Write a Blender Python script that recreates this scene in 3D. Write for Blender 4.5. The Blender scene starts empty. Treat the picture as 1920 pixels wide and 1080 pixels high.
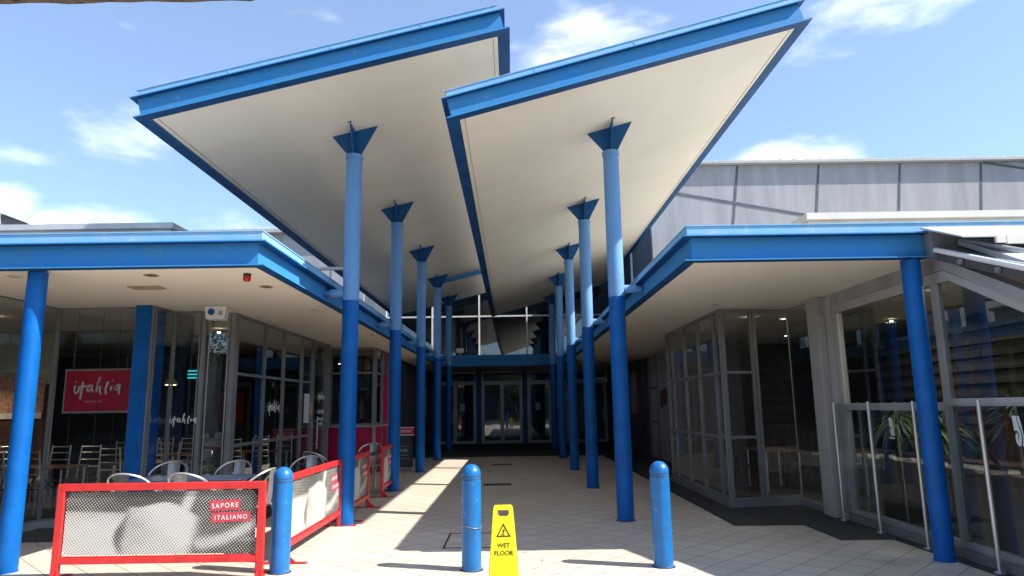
import bpy, bmesh, math, random
from mathutils import Vector, Matrix
random.seed(7)
sc = bpy.context.scene
COL = sc.collection
R = math.radians
# ------------------------------------------------------------------ camera
cam = bpy.data.cameras.new('camera'); cam_o = bpy.data.objects.new('camera', cam); COL.objects.link(cam_o)
cam.sensor_width = 36; cam.lens = 23.935; cam.clip_start = 0.05; cam.clip_end = 2000
right = Vector((0.99989, 0.00235, -0.01456)).normalized()
fwd = Vector((0.00235 * 0, 0.98506, 0.17220)).normalized()
CR = Matrix(((0.99989, -0.01474, 0.0), (0.0024, 0.1722, 0.98506), (-0.0145, -0.98495, 0.1722)))
r_ = Vector(CR.col[0]).normalized(); d_ = Vector(CR.col[1]); f_ = Vector((0.0023, 0.98506, 0.1722)).normalized()
u_ = r_.cross(f_).normalized(); r_ = f_.cross(u_).normalized()
M = Matrix.Identity(4)
for i in range(3):
    M[i][0] = r_[i]; M[i][1] = u_[i]; M[i][2] = -f_[i]
M.translation = Vector((0, 0, 1.6))
cam_o.matrix_world = M
sc.camera = cam_o
# ------------------------------------------------------------------ light
SUN = Vector((0.94, -0.30, 1.0)).normalized()
EL = math.asin(SUN.z); AZ = math.atan2(SUN.x, SUN.y)
sun = bpy.data.lights.new('sun', 'SUN'); sun.energy = 4.8; sun.angle = R(0.53); sun.color = (1.0, 0.95, 0.87)
so = bpy.data.objects.new('sun', sun); COL.objects.link(so); so.rotation_euler = SUN.to_track_quat('Z', 'Y').to_euler(); so.location = (20, -8, 30)
sc.view_settings.view_transform = 'Standard'; sc.view_settings.look = 'None'
sc.view_settings.exposure = 0.93; sc.view_settings.gamma = 1
sc.cycles.max_bounces = 10; sc.cycles.diffuse_bounces = 5; sc.cycles.glossy_bounces = 5
sc.cycles.transparent_max_bounces = 16; sc.cycles.sample_clamp_indirect = 8; sc.cycles.caustics_reflective = False
sc.cycles.use_denoising = True
w = bpy.data.worlds.new('World'); sc.world = w; w.use_nodes = True
nt = w.node_tree; N = nt.nodes; L = nt.links; N.clear()
out = N.new('ShaderNodeOutputWorld'); bg = N.new('ShaderNodeBackground'); bg.inputs[1].default_value = 0.125
sky = N.new('ShaderNodeTexSky'); sky.sky_type = 'NISHITA'; sky.sun_disc = False
sky.sun_elevation = EL; sky.sun_rotation = AZ; sky.air_density = 1.0; sky.dust_density = 0.6; sky.ozone_density = 2.0
tc = N.new('ShaderNodeTexCoord')
mp = N.new('ShaderNodeMapping'); mp.inputs['Scale'].default_value = (1, 1, 2.6)
L.new(tc.outputs['Generated'], mp.inputs[0])
n1 = N.new('ShaderNodeTexNoise'); n1.inputs['Scale'].default_value = 7.0; n1.inputs['Detail'].default_value = 9; n1.inputs['Roughness'].default_value = 0.6
L.new(mp.outputs[0], n1.inputs['Vector'])
def wm(op, a, b=None, c=None, clamp=False):
    n = N.new('ShaderNodeMath'); n.operation = op; n.use_clamp = clamp
    for i, v in enumerate((a, b, c)):
        if v is None: continue
        if isinstance(v, (int, float)): n.inputs[i].default_value = v
        else: L.new(v, n.inputs[i])
    return n.outputs[0]
sep = N.new('ShaderNodeSeparateXYZ'); L.new(tc.outputs['Generated'], sep.inputs[0])
# cloud banks: (azimuth from +Y towards +X, elevation, half width, half height, weight), degrees
banks = [(7.0, 28.8, 9.5, 4.6, .88), (23.5, 18.2, 7.0, 2.6, 1.3), (-31.0, 19.8, 6.5, 3.4, .60), (-32, 12.7, 6.5, 2.4, 1.0), (-37.5, 14.2, 2.6, 1.8, .8), (32.5, 28.4, 9, 3.0, .85), (25, 26.8, 7, 2.2, .6),
         (-31.2, 27.5, 1.3, 0.6, .7), (-16.5, 31.0, 4, 1.2, .42), (37, 17, 4, 3, .36), (-37, 17.4, 3, 1.2, .40), (75, 22, 20, 7, .9), (-80, 24, 24, 7, .9), (150, 30, 30, 9, .9), (-150, 25, 26, 8, 1), (110, 45, 16, 9, .7), (0, 55, 16, 9, .6)]
az = wm('ARCTAN2', sep.outputs[0], sep.outputs[1]); el = wm('ARCSINE', sep.outputs[2])
acc = None
for a_, e_, wa, we, k in banks:
    da = wm('DIVIDE', wm('SUBTRACT', az, R(a_)), R(wa)); de = wm('DIVIDE', wm('SUBTRACT', el, R(e_)), R(we))
    s = wm('ADD', wm('MULTIPLY', da, da), wm('MULTIPLY', de, de))
    g = wm('MULTIPLY', wm('SUBTRACT', 1.0, s, clamp=True), k)
    acc = g if acc is None else wm('MAXIMUM', acc, g)
den = wm('ADD', wm('MULTIPLY', acc, 0.55), wm('MULTIPLY', wm('SUBTRACT', n1.outputs[0], 0.62), 1.45))
cm = N.new('ShaderNodeMapRange'); cm.inputs[1].default_value = -0.06; cm.inputs[2].default_value = 0.70; cm.interpolation_type = 'SMOOTHSTEP'
L.new(den, cm.inputs[0])
mix = N.new('ShaderNodeMix'); mix.data_type = 'RGBA'
tint = N.new('ShaderNodeMix'); tint.data_type = 'RGBA'; tint.blend_type = 'MULTIPLY'; tint.inputs[0].default_value = 1
L.new(sky.outputs[0], tint.inputs[6]); tint.inputs[7].default_value = (0.80, 0.93, 1.07, 1)
haze = N.new('ShaderNodeMix'); haze.data_type = 'RGBA'; haze.inputs[0].default_value = 0.11
L.new(tint.outputs[2], haze.inputs[6]); haze.inputs[7].default_value = (6.4, 7.1, 8.0, 1)
L.new(haze.outputs[2], mix.inputs[6]); mix.inputs[7].default_value = (7.4, 7.7, 8.0, 1)
L.new(wm('MULTIPLY', cm.outputs[0], 0.92), mix.inputs[0])
L.new(mix.outputs[2], bg.inputs[0]); L.new(bg.outputs[0], out.inputs[0])

# ------------------------------------------------------------------ materials
MT = {}
def newmat(name):
    m = bpy.data.materials.new(name); m.use_nodes = True; m.node_tree.nodes.clear(); MT[name] = m
    return m, m.node_tree.nodes, m.node_tree.links
def paint(name, col, rough=0.45, metal=0.0, var=0.12, scale=3.0, spec=0.5, bump=0.0, streak=False, dirt=None, coords='Object', emit=None, scuff=None):
    """base colour with slow noise variation, wear and fine bump"""
    m, n, l = newmat(name)
    o = n.new('ShaderNodeOutputMaterial'); p = n.new('ShaderNodeBsdfPrincipled'); l.new(p.outputs[0], o.inputs[0])
    p.inputs['Roughness'].default_value = rough; p.inputs['Metallic'].default_value = metal
    if 'Specular IOR Level' in p.inputs: p.inputs['Specular IOR Level'].default_value = spec
    t = n.new('ShaderNodeTexCoord'); mp = n.new('ShaderNodeMapping'); l.new(t.outputs[coords], mp.inputs[0])
    mp.inputs['Scale'].default_value = (scale, scale, scale * (0.12 if streak else 1.0))
    ns = n.new('ShaderNodeTexNoise'); ns.inputs['Scale'].default_value = 1.0; ns.inputs['Detail'].default_value = 7; ns.inputs['Roughness'].default_value = 0.62
    l.new(mp.outputs[0], ns.inputs['Vector'])
    mr = n.new('ShaderNodeMapRange'); mr.inputs[1].default_value = 0.3; mr.inputs[2].default_value = 0.7
    l.new(ns.outputs[0], mr.inputs[0])
    mx = n.new('ShaderNodeMix'); mx.data_type = 'RGBA'; l.new(mr.outputs[0], mx.inputs[0])
    d = dirt or tuple(c * (1 - 2 * var) for c in col)
    mx.inputs[6].default_value = (*[min(1, c * (1 + var * .6)) for c in col], 1); mx.inputs[7].default_value = (*d, 1)
    if scuff:
        n4 = n.new('ShaderNodeTexNoise'); n4.inputs['Scale'].default_value = scuff[1]; n4.inputs['Detail'].default_value = 6; n4.inputs['Roughness'].default_value = .75
        l.new(t.outputs[coords], n4.inputs['Vector'])
        s4 = n.new('ShaderNodeMapRange'); s4.inputs[1].default_value = scuff[2]; s4.inputs[2].default_value = scuff[2] + .05; s4.inputs[4].default_value = scuff[3]; l.new(n4.outputs[0], s4.inputs[0])
        m4 = n.new('ShaderNodeMix'); m4.data_type = 'RGBA'; l.new(s4.outputs[0], m4.inputs[0]); l.new(mx.outputs[2], m4.inputs[6]); m4.inputs[7].default_value = (*scuff[0], 1); mx = m4
    l.new(mx.outputs[2], p.inputs['Base Color'])
    rr = n.new('ShaderNodeMapRange'); rr.inputs[3].default_value = max(0.02, rough - .08); rr.inputs[4].default_value = min(1, rough + .12)
    l.new(ns.outputs[0], rr.inputs[0]); l.new(rr.outputs[0], p.inputs['Roughness'])
    if bump:
        b = n.new('ShaderNodeBump'); b.inputs['Strength'].default_value = bump; b.inputs['Distance'].default_value = 0.01
        n2 = n.new('ShaderNodeTexNoise'); n2.inputs['Scale'].default_value = 60 * scale / 3; n2.inputs['Detail'].default_value = 3
        l.new(t.outputs[coords], n2.inputs['Vector']); l.new(n2.outputs[0], b.inputs['Height']); l.new(b.outputs[0], p.inputs['Normal'])
    if emit:
        p.inputs['Emission Color'].default_value = (*emit[0], 1); p.inputs['Emission Strength'].default_value = emit[1]
    return m
def vtx_tint(): pass
paint('blue_deep', (0.0, 0.115, 0.42), 0.42, var=0.16, scale=2.6, bump=0.08, spec=0.28, scuff=((0.05, 0.16, 0.36), 11, .66, .5))
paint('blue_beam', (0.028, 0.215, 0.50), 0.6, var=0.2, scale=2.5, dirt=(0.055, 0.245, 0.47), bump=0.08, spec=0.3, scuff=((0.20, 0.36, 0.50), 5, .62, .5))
paint('blue_faded', (0.125, 0.30, 0.55), 0.62, scuff=((0.22, 0.40, 0.58), 7, .62, .6), var=0.14, scale=2.0, dirt=(0.11, 0.26, 0.52), bump=0.06)
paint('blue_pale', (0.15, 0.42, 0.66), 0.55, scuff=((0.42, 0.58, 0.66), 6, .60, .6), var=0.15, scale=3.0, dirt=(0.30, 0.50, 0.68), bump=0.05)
paint('blue_beam_shade', (0.006, 0.065, 0.20), 0.55, var=0.15, scale=2.2, spec=0.25)  # darker copy of the beam blue, shade painted into down-facing faces
paint('blue_fin_shade', (0.008, 0.10, 0.28), 0.5, var=0.12, scale=3, spec=.3)  # darker blue that puts the shade under the canopy into the fin colour
paint('blue_bollard', (0.008, 0.15, 0.43), 0.36, scuff=((0.25, 0.34, 0.44), 17, .62, .7), var=0.12, scale=6, bump=0.05)
paint('cream', (0.82, 0.765, 0.66), 0.85, var=0.03, scale=0.5, dirt=(0.76, 0.70, 0.595), bump=0.04, scuff=((0.60, 0.53, 0.42), 2.2, .69, .35))
paint('cream_trim', (0.72, 0.68, 0.60), 0.6, var=0.05)
paint('grey_metal', (0.25, 0.255, 0.255), 0.42, metal=0.25, var=0.10, scale=2.5)
paint('grey_light', (0.40, 0.395, 0.385), 0.5, var=0.07, scale=2)
paint('grey_wall', (0.33, 0.33, 0.345), 0.75, var=0.14, scale=2, streak=True)
paint('roof_metal', (0.55, 0.56, 0.56), 0.45, metal=0.2, var=0.1)
paint('white', (0.80, 0.80, 0.78), 0.45, var=0.05)
paint('black', (0.015, 0.015, 0.017), 0.5, var=0.1)
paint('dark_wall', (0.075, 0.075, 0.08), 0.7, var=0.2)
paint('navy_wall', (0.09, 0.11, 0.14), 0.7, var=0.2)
paint('slat', (0.21, 0.21, 0.205), 0.7, var=0.2, scale=3)
paint('inner_cream', (0.50, 0.49, 0.40), 0.8, var=0.05, scale=1)
paint('red', (0.66, 0.028, 0.03), 0.45, var=0.14, scale=5, bump=0.06, scuff=((0.40, 0.12, 0.10), 20, .66, .5))
paint('crimson', (0.55, 0.006, 0.075), 0.4, var=0.08, scale=2)
paint('sign_red', (0.62, 0.015, 0.05), 0.45, var=0.05, scale=2)
paint('label_red', (0.60, 0.06, 0.085), 0.5, var=0.12, scale=9)
paint('yellow', (0.86, 0.72, 0.008), 0.42, var=0.07, scale=9, bump=.1, scuff=((0.50, 0.40, 0.05), 26, .66, .5))
paint('steel', (0.60, 0.60, 0.60), 0.33, metal=0.85, var=0.04, scale=4)
paint('door_metal', (0.52, 0.52, 0.51), 0.4, metal=0.2, var=0.05)
paint('alu', (0.72, 0.72, 0.71), 0.32, metal=0.75, var=0.08, scale=8)
paint('table_blue', (0.03, 0.05, 0.10), 0.28, var=0.15, scale=5)
paint('wood', (0.20, 0.10, 0.055), 0.5, var=0.2, scale=4, streak=True)
paint('timber_dark', (0.10, 0.035, 0.02), 0.6, var=0.2, scale=3)
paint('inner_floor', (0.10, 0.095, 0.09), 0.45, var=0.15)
paint('leaf_palm', (0.12, 0.24, 0.055), 0.5, var=0.3, scale=7, dirt=(0.16, 0.17, 0.06))
paint('leaf_tree', (0.035, 0.065, 0.018), 0.6, var=0.35, scale=3, dirt=(0.07, 0.10, 0.03))
paint('bark', (0.12, 0.09, 0.06), 0.9, var=0.2, scale=6)
paint('asphalt', (0.055, 0.055, 0.056), 0.9, var=0.2, scale=1.2, bump=0.3)
paint('vent', (0.42, 0.34, 0.22), 0.7, var=0.1)
paint('strobe', (0.45, 0.005, 0.02), 0.25, var=0.05)
paint('paper', (0.55, 0.60, 0.62), 0.7, var=0.05)
paint('brown_eave', (0.12, 0.085, 0.06), 0.9, var=0.5, scale=20, dirt=(0.02, 0.02, 0.018), bump=0.3)
paint('lamp_glow', (1, 0.85, 0.6), 0.5, emit=((1, 0.72, 0.42), 3.0))
paint('lamp_teal', (0.1, 0.6, 0.6), 0.5, emit=((0.03, 0.6, 0.7), 0.5))
paint('spot_glow', (1, 0.9, 0.7), 0.5, emit=((1, 0.85, 0.6), 6.0))
paint('brick_brown', (0.13, 0.13, 0.13), 0.9, var=0.2, scale=3)
paint('rubber', (0.04, 0.04, 0.042), 0.8, var=0.1)
paint('poster_tan', (0.55, 0.42, 0.28), 0.6, var=0.35, scale=14, dirt=(0.35, 0.08, 0.05))
paint('poster_blue', (0.10, 0.30, 0.42), 0.5, var=0.4, scale=9, dirt=(0.45, 0.12, 0.06))

def tile_mat(name, c1, c2, grout, pitch, ox, oy, ang, rough, gw=0.012):
    m, n, l = newmat(name)
    o = n.new('ShaderNodeOutputMaterial'); p = n.new('ShaderNodeBsdfPrincipled'); l.new(p.outputs[0], o.inputs[0])
    t = n.new('ShaderNodeTexCoord'); mp = n.new('ShaderNodeMapping'); mp.vector_type = 'POINT'
    mp.inputs['Rotation'].default_value = (0, 0, R(ang)); l.new(t.outputs['Object'], mp.inputs[0])
    s = n.new('ShaderNodeSeparateXYZ'); l.new(mp.outputs[0], s.inputs[0])
    def mth(op, a, b=None, clamp=False):
        q = n.new('ShaderNodeMath'); q.operation = op; q.use_clamp = clamp
        for i, v in enumerate((a, b)):
            if v is None: continue
            if isinstance(v, (int, float)): q.inputs[i].default_value = v
            else: l.new(v, q.inputs[i])
        return q.outputs[0]
    u = mth('DIVIDE', mth('ADD', s.outputs[0], ox), pitch); v = mth('DIVIDE', mth('ADD', s.outputs[1], oy), pitch)
    fu = mth('ABSOLUTE', mth('SUBTRACT', mth('FRACT', u), 0.5)); fv = mth('ABSOLUTE', mth('SUBTRACT', mth('FRACT', v), 0.5))
    e = mth('MAXIMUM', fu, fv)
    gr = n.new('ShaderNodeMapRange'); gr.inputs[1].default_value = 0.5 - gw; gr.inputs[2].default_value = 0.5 - gw * .35; l.new(e, gr.inputs[0])
    cx = n.new('ShaderNodeCombineXYZ'); l.new(mth('FLOOR', u), cx.inputs[0]); l.new(mth('FLOOR', v), cx.inputs[1])
    wn = n.new('ShaderNodeTexWhiteNoise'); wn.noise_dimensions = '2D'; l.new(cx.outputs[0], wn.inputs['Vector'])
    ns = n.new('ShaderNodeTexNoise'); ns.inputs['Scale'].default_value = 1.4; ns.inputs['Detail'].default_value = 8; ns.inputs['Roughness'].default_value = 0.65
    l.new(t.outputs['Object'], ns.inputs['Vector'])
    f = mth('ADD', mth('MULTIPLY', wn.outputs[0], 0.35), mth('MULTIPLY', ns.outputs[0], 0.65))
    fr = n.new('ShaderNodeMapRange'); fr.inputs[1].default_value = 0.28; fr.inputs[2].default_value = 0.72; l.new(f, fr.inputs[0])
    m1 = n.new('ShaderNodeMix'); m1.data_type = 'RGBA'; l.new(fr.outputs[0], m1.inputs[0]); m1.inputs[6].default_value = (*c2, 1); m1.inputs[7].default_value = (*c1, 1)
    # small brown spots
    n3 = n.new('ShaderNodeTexNoise'); n3.inputs['Scale'].default_value = 7; n3.inputs['Detail'].default_value = 4; l.new(t.outputs['Object'], n3.inputs['Vector'])
    sp = n.new('ShaderNodeMapRange'); sp.inputs[1].default_value = 0.70; sp.inputs[2].default_value = 0.78; l.new(n3.outputs[0], sp.inputs[0])
    m3 = n.new('ShaderNodeMix'); m3.data_type = 'RGBA'; l.new(mth('MULTIPLY', sp.outputs[0], 0.45), m3.inputs[0]); l.new(m1.outputs[2], m3.inputs[6]); m3.inputs[7].default_value = (c1[0] * .45, c1[1] * .35, c1[2] * .25, 1)
    vo = n.new('ShaderNodeTexVoronoi'); vo.inputs['Scale'].default_value = 1.7; vo.inputs['Randomness'].default_value = 1; l.new(t.outputs['Object'], vo.inputs['Vector'])
    gm = n.new('ShaderNodeMapRange'); gm.inputs[1].default_value = 0.045; gm.inputs[2].default_value = 0.02; l.new(vo.outputs['Distance'], gm.inputs[0])
    m5 = n.new('ShaderNodeMix'); m5.data_type = 'RGBA'; l.new(mth('MULTIPLY', gm.outputs[0], 0.55), m5.inputs[0]); l.new(m3.outputs[2], m5.inputs[6]); m5.inputs[7].default_value = (c1[0] * .3, c1[1] * .28, c1[2] * .26, 1)
    n6 = n.new('ShaderNodeTexNoise'); n6.inputs['Scale'].default_value = 0.35; n6.inputs['Detail'].default_value = 5; l.new(t.outputs['Object'], n6.inputs['Vector'])
    bl = n.new('ShaderNodeMapRange'); bl.inputs[1].default_value = .45; bl.inputs[2].default_value = .7; bl.inputs[4].default_value = .35; l.new(n6.outputs[0], bl.inputs[0])
    m6 = n.new('ShaderNodeMix'); m6.data_type = 'RGBA'; l.new(bl.outputs[0], m6.inputs[0]); l.new(m5.outputs[2], m6.inputs[6]); m6.inputs[7].default_value = (c2[0] * .72, c2[1] * .68, c2[2] * .62, 1)
    m2 = n.new('ShaderNodeMix'); m2.data_type = 'RGBA'; l.new(gr.outputs[0], m2.inputs[0]); l.new(m6.outputs[2], m2.inputs[6]); m2.inputs[7].default_value = (*grout, 1)
    l.new(m2.outputs[2], p.inputs['Base Color'])
    rr = n.new('ShaderNodeMapRange'); rr.inputs[3].default_value = rough - .1; rr.inputs[4].default_value = rough + .15; l.new(ns.outputs[0], rr.inputs[0]); l.new(rr.outputs[0], p.inputs['Roughness'])
    b = n.new('ShaderNodeBump'); b.inputs['Strength'].default_value = 0.25; b.inputs['Distance'].default_value = 0.004; b.invert = True
    l.new(gr.outputs[0], b.inputs['Height']); l.new(b.outputs[0], p.inputs['Normal'])
    return m
tile_mat('paving', (0.65, 0.58, 0.485), (0.58, 0.51, 0.42), (0.15, 0.125, 0.10), 0.315, -0.075, -0.21, 45, 0.5, 0.021)
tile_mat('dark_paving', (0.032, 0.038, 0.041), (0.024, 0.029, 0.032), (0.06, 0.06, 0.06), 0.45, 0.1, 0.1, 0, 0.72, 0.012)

def glass_mat(name, tint, ior, extra=0.0, rough=0.0):
    m, n, l = newmat(name)
    o = n.new('ShaderNodeOutputMaterial'); mx = n.new('ShaderNodeMixShader'); l.new(mx.outputs[0], o.inputs[0])
    tr = n.new('ShaderNodeBsdfTransparent'); tr.inputs[0].default_value = (*tint, 1)
    gl = n.new('ShaderNodeBsdfGlossy'); gl.inputs['Roughness'].default_value = rough; gl.inputs['Color'].default_value = (0.93, 0.97, 1, 1)
    ge = n.new('ShaderNodeNewGeometry'); dt_ = n.new('ShaderNodeVectorMath'); dt_.operation = 'DOT_PRODUCT'
    l.new(ge.outputs['Normal'], dt_.inputs[0]); l.new(ge.outputs['Incoming'], dt_.inputs[1])
    def mth(op, a, b=None):
        q = n.new('ShaderNodeMath'); q.operation = op
        for i, v in enumerate((a, b)):
            if v is None: continue
            if isinstance(v, (int, float)): q.inputs[i].default_value = v
            else: l.new(v, q.inputs[i])
        return q.outputs[0]
    f0 = ((ior - 1) / (ior + 1)) ** 2 * 1.8
    sch = mth('ADD', mth('MULTIPLY', mth('POWER', mth('SUBTRACT', 1.0, mth('ABSOLUTE', dt_.outputs['Value'])), 5.0), 1 - f0), f0)
    t = n.new('ShaderNodeTexCoord'); ns = n.new('ShaderNodeTexNoise'); ns.inputs['Scale'].default_value = 0.9; ns.inputs['Detail'].default_value = 1
    l.new(t.outputs['Object'], ns.inputs['Vector'])
    b = n.new('ShaderNodeBump'); b.inputs['Strength'].default_value = 0.06; b.inputs['Distance'].default_value = 0.05; l.new(ns.outputs[0], b.inputs['Height'])
    l.new(b.outputs[0], gl.inputs['Normal'])
    ad = n.new('ShaderNodeMath'); ad.operation = 'ADD'; ad.use_clamp = True; ad.inputs[1].default_value = extra; l.new(sch, ad.inputs[0])
    l.new(ad.outputs[0], mx.inputs[0]); l.new(tr.outputs[0], mx.inputs[1]); l.new(gl.outputs[0], mx.inputs[2])
    return m
glass_mat('glass', (0.78, 0.82, 0.82), 1.5, 0.03)
glass_mat('glass_dark', (0.22, 0.24, 0.26), 1.62, 0.03)
glass_mat('glass_clear', (0.93, 0.955, 0.95), 1.25, 0.0)

def banner_mat():
    m, n, l = newmat('banner')
    o = n.new('ShaderNodeOutputMaterial'); p = n.new('ShaderNodeBsdfPrincipled'); l.new(p.outputs[0], o.inputs[0]); p.inputs['Roughness'].default_value = 0.6
    at = n.new('ShaderNodeAttribute'); at.attribute_name = 'tone'
    t = n.new('ShaderNodeTexCoord'); mp = n.new('ShaderNodeMapping'); mp.inputs['Rotation'].default_value = (0, R(38), 0); mp.inputs['Scale'].default_value = (1, 1, 1)
    l.new(t.outputs['Object'], mp.inputs[0]); s = n.new('ShaderNodeSeparateXYZ'); l.new(mp.outputs[0], s.inputs[0])
    def mth(op, a, b=None):
        q = n.new('ShaderNodeMath'); q.operation = op
        for i, v in enumerate((a, b)):
            if v is None: continue
            if isinstance(v, (int, float)): q.inputs[i].default_value = v
            else: l.new(v, q.inputs[i])
        return q.outputs[0]
    k = 2 * math.pi / 0.0235
    h = mth('ADD', mth('COSINE', mth('MULTIPLY', s.outputs[0], k)), mth('COSINE', mth('MULTIPLY', s.outputs[2], k)))  # -2..2
    h = mth('MULTIPLY', h, 0.25)                       # -.5...5
    v = mth('SUBTRACT', mth('ADD', h, 0.5), mth('SUBTRACT', 1.02, at.outputs['Fac']))
    r = n.new('ShaderNodeMapRange'); r.inputs[1].default_value = -0.04; r.inputs[2].default_value = 0.04; l.new(v, r.inputs[0])
    mx = n.new('ShaderNodeMix'); mx.data_type = 'RGBA'; l.new(r.outputs[0], mx.inputs[0]); mx.inputs[6].default_value = (0.028, 0.026, 0.02, 1); mx.inputs[7].default_value = (0.58, 0.57, 0.53, 1)
    l.new(mx.outputs[2], p.inputs['Base Color'])
banner_mat()

# ------------------------------------------------------------------ mesh helpers
def bx(bm, x0, x1, y0, y1, z0, z1, mi=0):
    v = [bm.verts.new(p) for p in ((x0, y0, z0), (x1, y0, z0), (x1, y1, z0), (x0, y1, z0), (x0, y0, z1), (x1, y0, z1), (x1, y1, z1), (x0, y1, z1))]
    for f in ((0, 3, 2, 1), (4, 5, 6, 7), (0, 1, 5, 4), (1, 2, 6, 5), (2, 3, 7, 6), (3, 0, 4, 7)):
        bm.faces.new([v[i] for i in f]).material_index = mi
def prism(bm, pts, d, mi=0):
    """pts: 3D polygon, extruded by vector d"""
    d = Vector(d); a = [bm.verts.new(Vector(p)) for p in pts]; b = [bm.verts.new(Vector(p) + d) for p in pts]; n = len(pts)
    bm.faces.new(a).material_index = mi; bm.faces.new(b[::-1]).material_index = mi
    for i in range(n): bm.faces.new((a[i], b[i], b[(i + 1) % n], a[(i + 1) % n])).material_index = mi
def tube(bm, pts, r, n=10, mi=0, r2=None, flat=None):
    pts = [Vector(p) for p in pts]; rings = []
    for i, p in enumerate(pts):
        t = (pts[min(i + 1, len(pts) - 1)] - pts[max(i - 1, 0)]).normalized()
        a = Vector((0, 0, 1)) if abs(t.z) < .9 else Vector((0, 1, 0))
        s = t.cross(a).normalized(); q = s.cross(t).normalized()
        rr = r if r2 is None else r + (r2 - r) * i / (len(pts) - 1)
        ring = []
        for k in range(n):
            o = s * math.cos(2 * math.pi * k / n) * rr + q * math.sin(2 * math.pi * k / n) * rr
            if flat: o = Vector((o.x * flat[0], o.y * flat[1], o.z * flat[2]))
            ring.append(bm.verts.new(p + o))
        rings.append(ring)
    for a, b in zip(rings, rings[1:]):
        for k in range(n):
            f = bm.faces.new((a[k], a[(k + 1) % n], b[(k + 1) % n], b[k])); f.smooth = True; f.material_index = mi
    bm.faces.new(rings[0][::-1]).material_index = mi; bm.faces.new(rings[-1]).material_index = mi
def lathe(bm, prof, n=28, mi=0, c=(0, 0, 0)):
    rings = []
    for r, z in prof:
        if r < 1e-5: rings.append([bm.verts.new((c[0], c[1], c[2] + z))])
        else: rings.append([bm.verts.new((c[0] + r * math.cos(2 * math.pi * k / n), c[1] + r * math.sin(2 * math.pi * k / n), c[2] + z)) for k in range(n)])
    for a, b in zip(rings, rings[1:]):
        for k in range(n):
            if len(a) == 1 and len(b) == 1: continue
            if len(a) == 1: vs = (a[0], b[(k + 1) % n], b[k])
            elif len(b) == 1: vs = (a[k], a[(k + 1) % n], b[0])
            else: vs = (a[k], a[(k + 1) % n], b[(k + 1) % n], b[k])
            f = bm.faces.new(vs); f.smooth = True; f.material_index = mi
def NB(): return bmesh.new()
def obj(name, bm, mats, parent=None, bevel=0.0, label=None, loc=None, rot=None):
    bmesh.ops.recalc_face_normals(bm, faces=bm.faces)
    me = bpy.data.meshes.new(name); bm.to_mesh(me); bm.free()
    for m in (mats if isinstance(mats, (list, tuple)) else [mats]): me.materials.append(MT[m])
    o = bpy.data.objects.new(name, me); COL.objects.link(o)
    if parent: o.parent = parent
    if loc: o.location = loc
    if rot: o.rotation_euler = rot
    if label: o['label'] = label
    if bevel:
        b = o.modifiers.new('bevel', 'BEVEL'); b.width = bevel; b.segments = 2; b.limit_method = 'ANGLE'; b.angle_limit = R(40)
        try: b.harden_normals = False
        except Exception: pass
    try: me.set_sharp_from_angle(angle=R(38))
    except Exception: pass
    return o
def thing(name, label, cat, loc=(0, 0, 0), rz=0, group=None):
    o = bpy.data.objects.new(name, None); COL.objects.link(o); o.location = loc; o.rotation_euler = (0, 0, rz)
    o.empty_display_size = 0.2
    o['label'] = label; o['category'] = cat
    if group: o['group'] = group
    return o
def tag(o, label, cat, group=None):
    o['label'] = label; o['category'] = cat
    if group: o['group'] = group
    return o
def struct(name, bm, m):
    o = obj(name, bm, m); o['kind'] = 'structure'; return o
def dup(root, loc, rz, label, group=None):
    r = root.copy(); COL.objects.link(r); r.location = loc; r.rotation_euler = (0, 0, rz); r['label'] = label
    if group: r['group'] = group
    for ch in list(root.children):
        c = ch.copy(); COL.objects.link(c); c.parent = r
        for g in ch.children:
            d = g.copy(); COL.objects.link(d); d.parent = c
    return r
def text(name, s, size, mat, parent, loc, rot, depth=0.0015, sx=1.0, align='LEFT', bold=0.0, sp=1.0):
    cu = bpy.data.curves.new(name, 'FONT'); cu.body = s; cu.size = size; cu.extrude = depth; cu.align_x = align; cu.offset = bold; cu.resolution_u = 3; cu.space_character = sp
    t = bpy.data.objects.new(name, cu); COL.objects.link(t)
    bpy.context.view_layer.update()
    me = bpy.data.meshes.new_from_object(t.evaluated_get(bpy.context.evaluated_depsgraph_get()))
    COL.objects.unlink(t); bpy.data.objects.remove(t)
    me.name = name; me.materials.clear(); me.materials.append(MT[mat])
    o = bpy.data.objects.new(name, me); COL.objects.link(o); o.parent = parent; o.location = loc; o.rotation_euler = rot; o.scale = (sx, 1, 1)
    return o
SCRIPT = [[(345, 290), (341, 335), (354, 360), (374, 345), (387, 300)], [(349, 262), (352, 264)], [(410, 262), (402, 335), (397, 408)],
          [(372, 308), (440, 298)], [(483, 290), (458, 300), (447, 330), (460, 347), (480, 325), (492, 292), (487, 330), (503, 347)],
          [(550, 222), (535, 290), (528, 350), (542, 310), (558, 300), (556, 345), (572, 368)], [(622, 260), (604, 325), (612, 370)],
          [(653, 300), (649, 338)], [(662, 255), (665, 257)], [(715, 290), (690, 302), (681, 330), (700, 338), (720, 300), (724, 285), (719, 330), (722, 370)]]
def script_bm(width, r):
    bm = NB(); k = width / 400.0
    for st in SCRIPT:
        tube(bm, [((x - 535) * k, 0, (315 - y) * k) for x, y in st], r, 8, flat=(1, 0.25, 1))
    return bm

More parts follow.
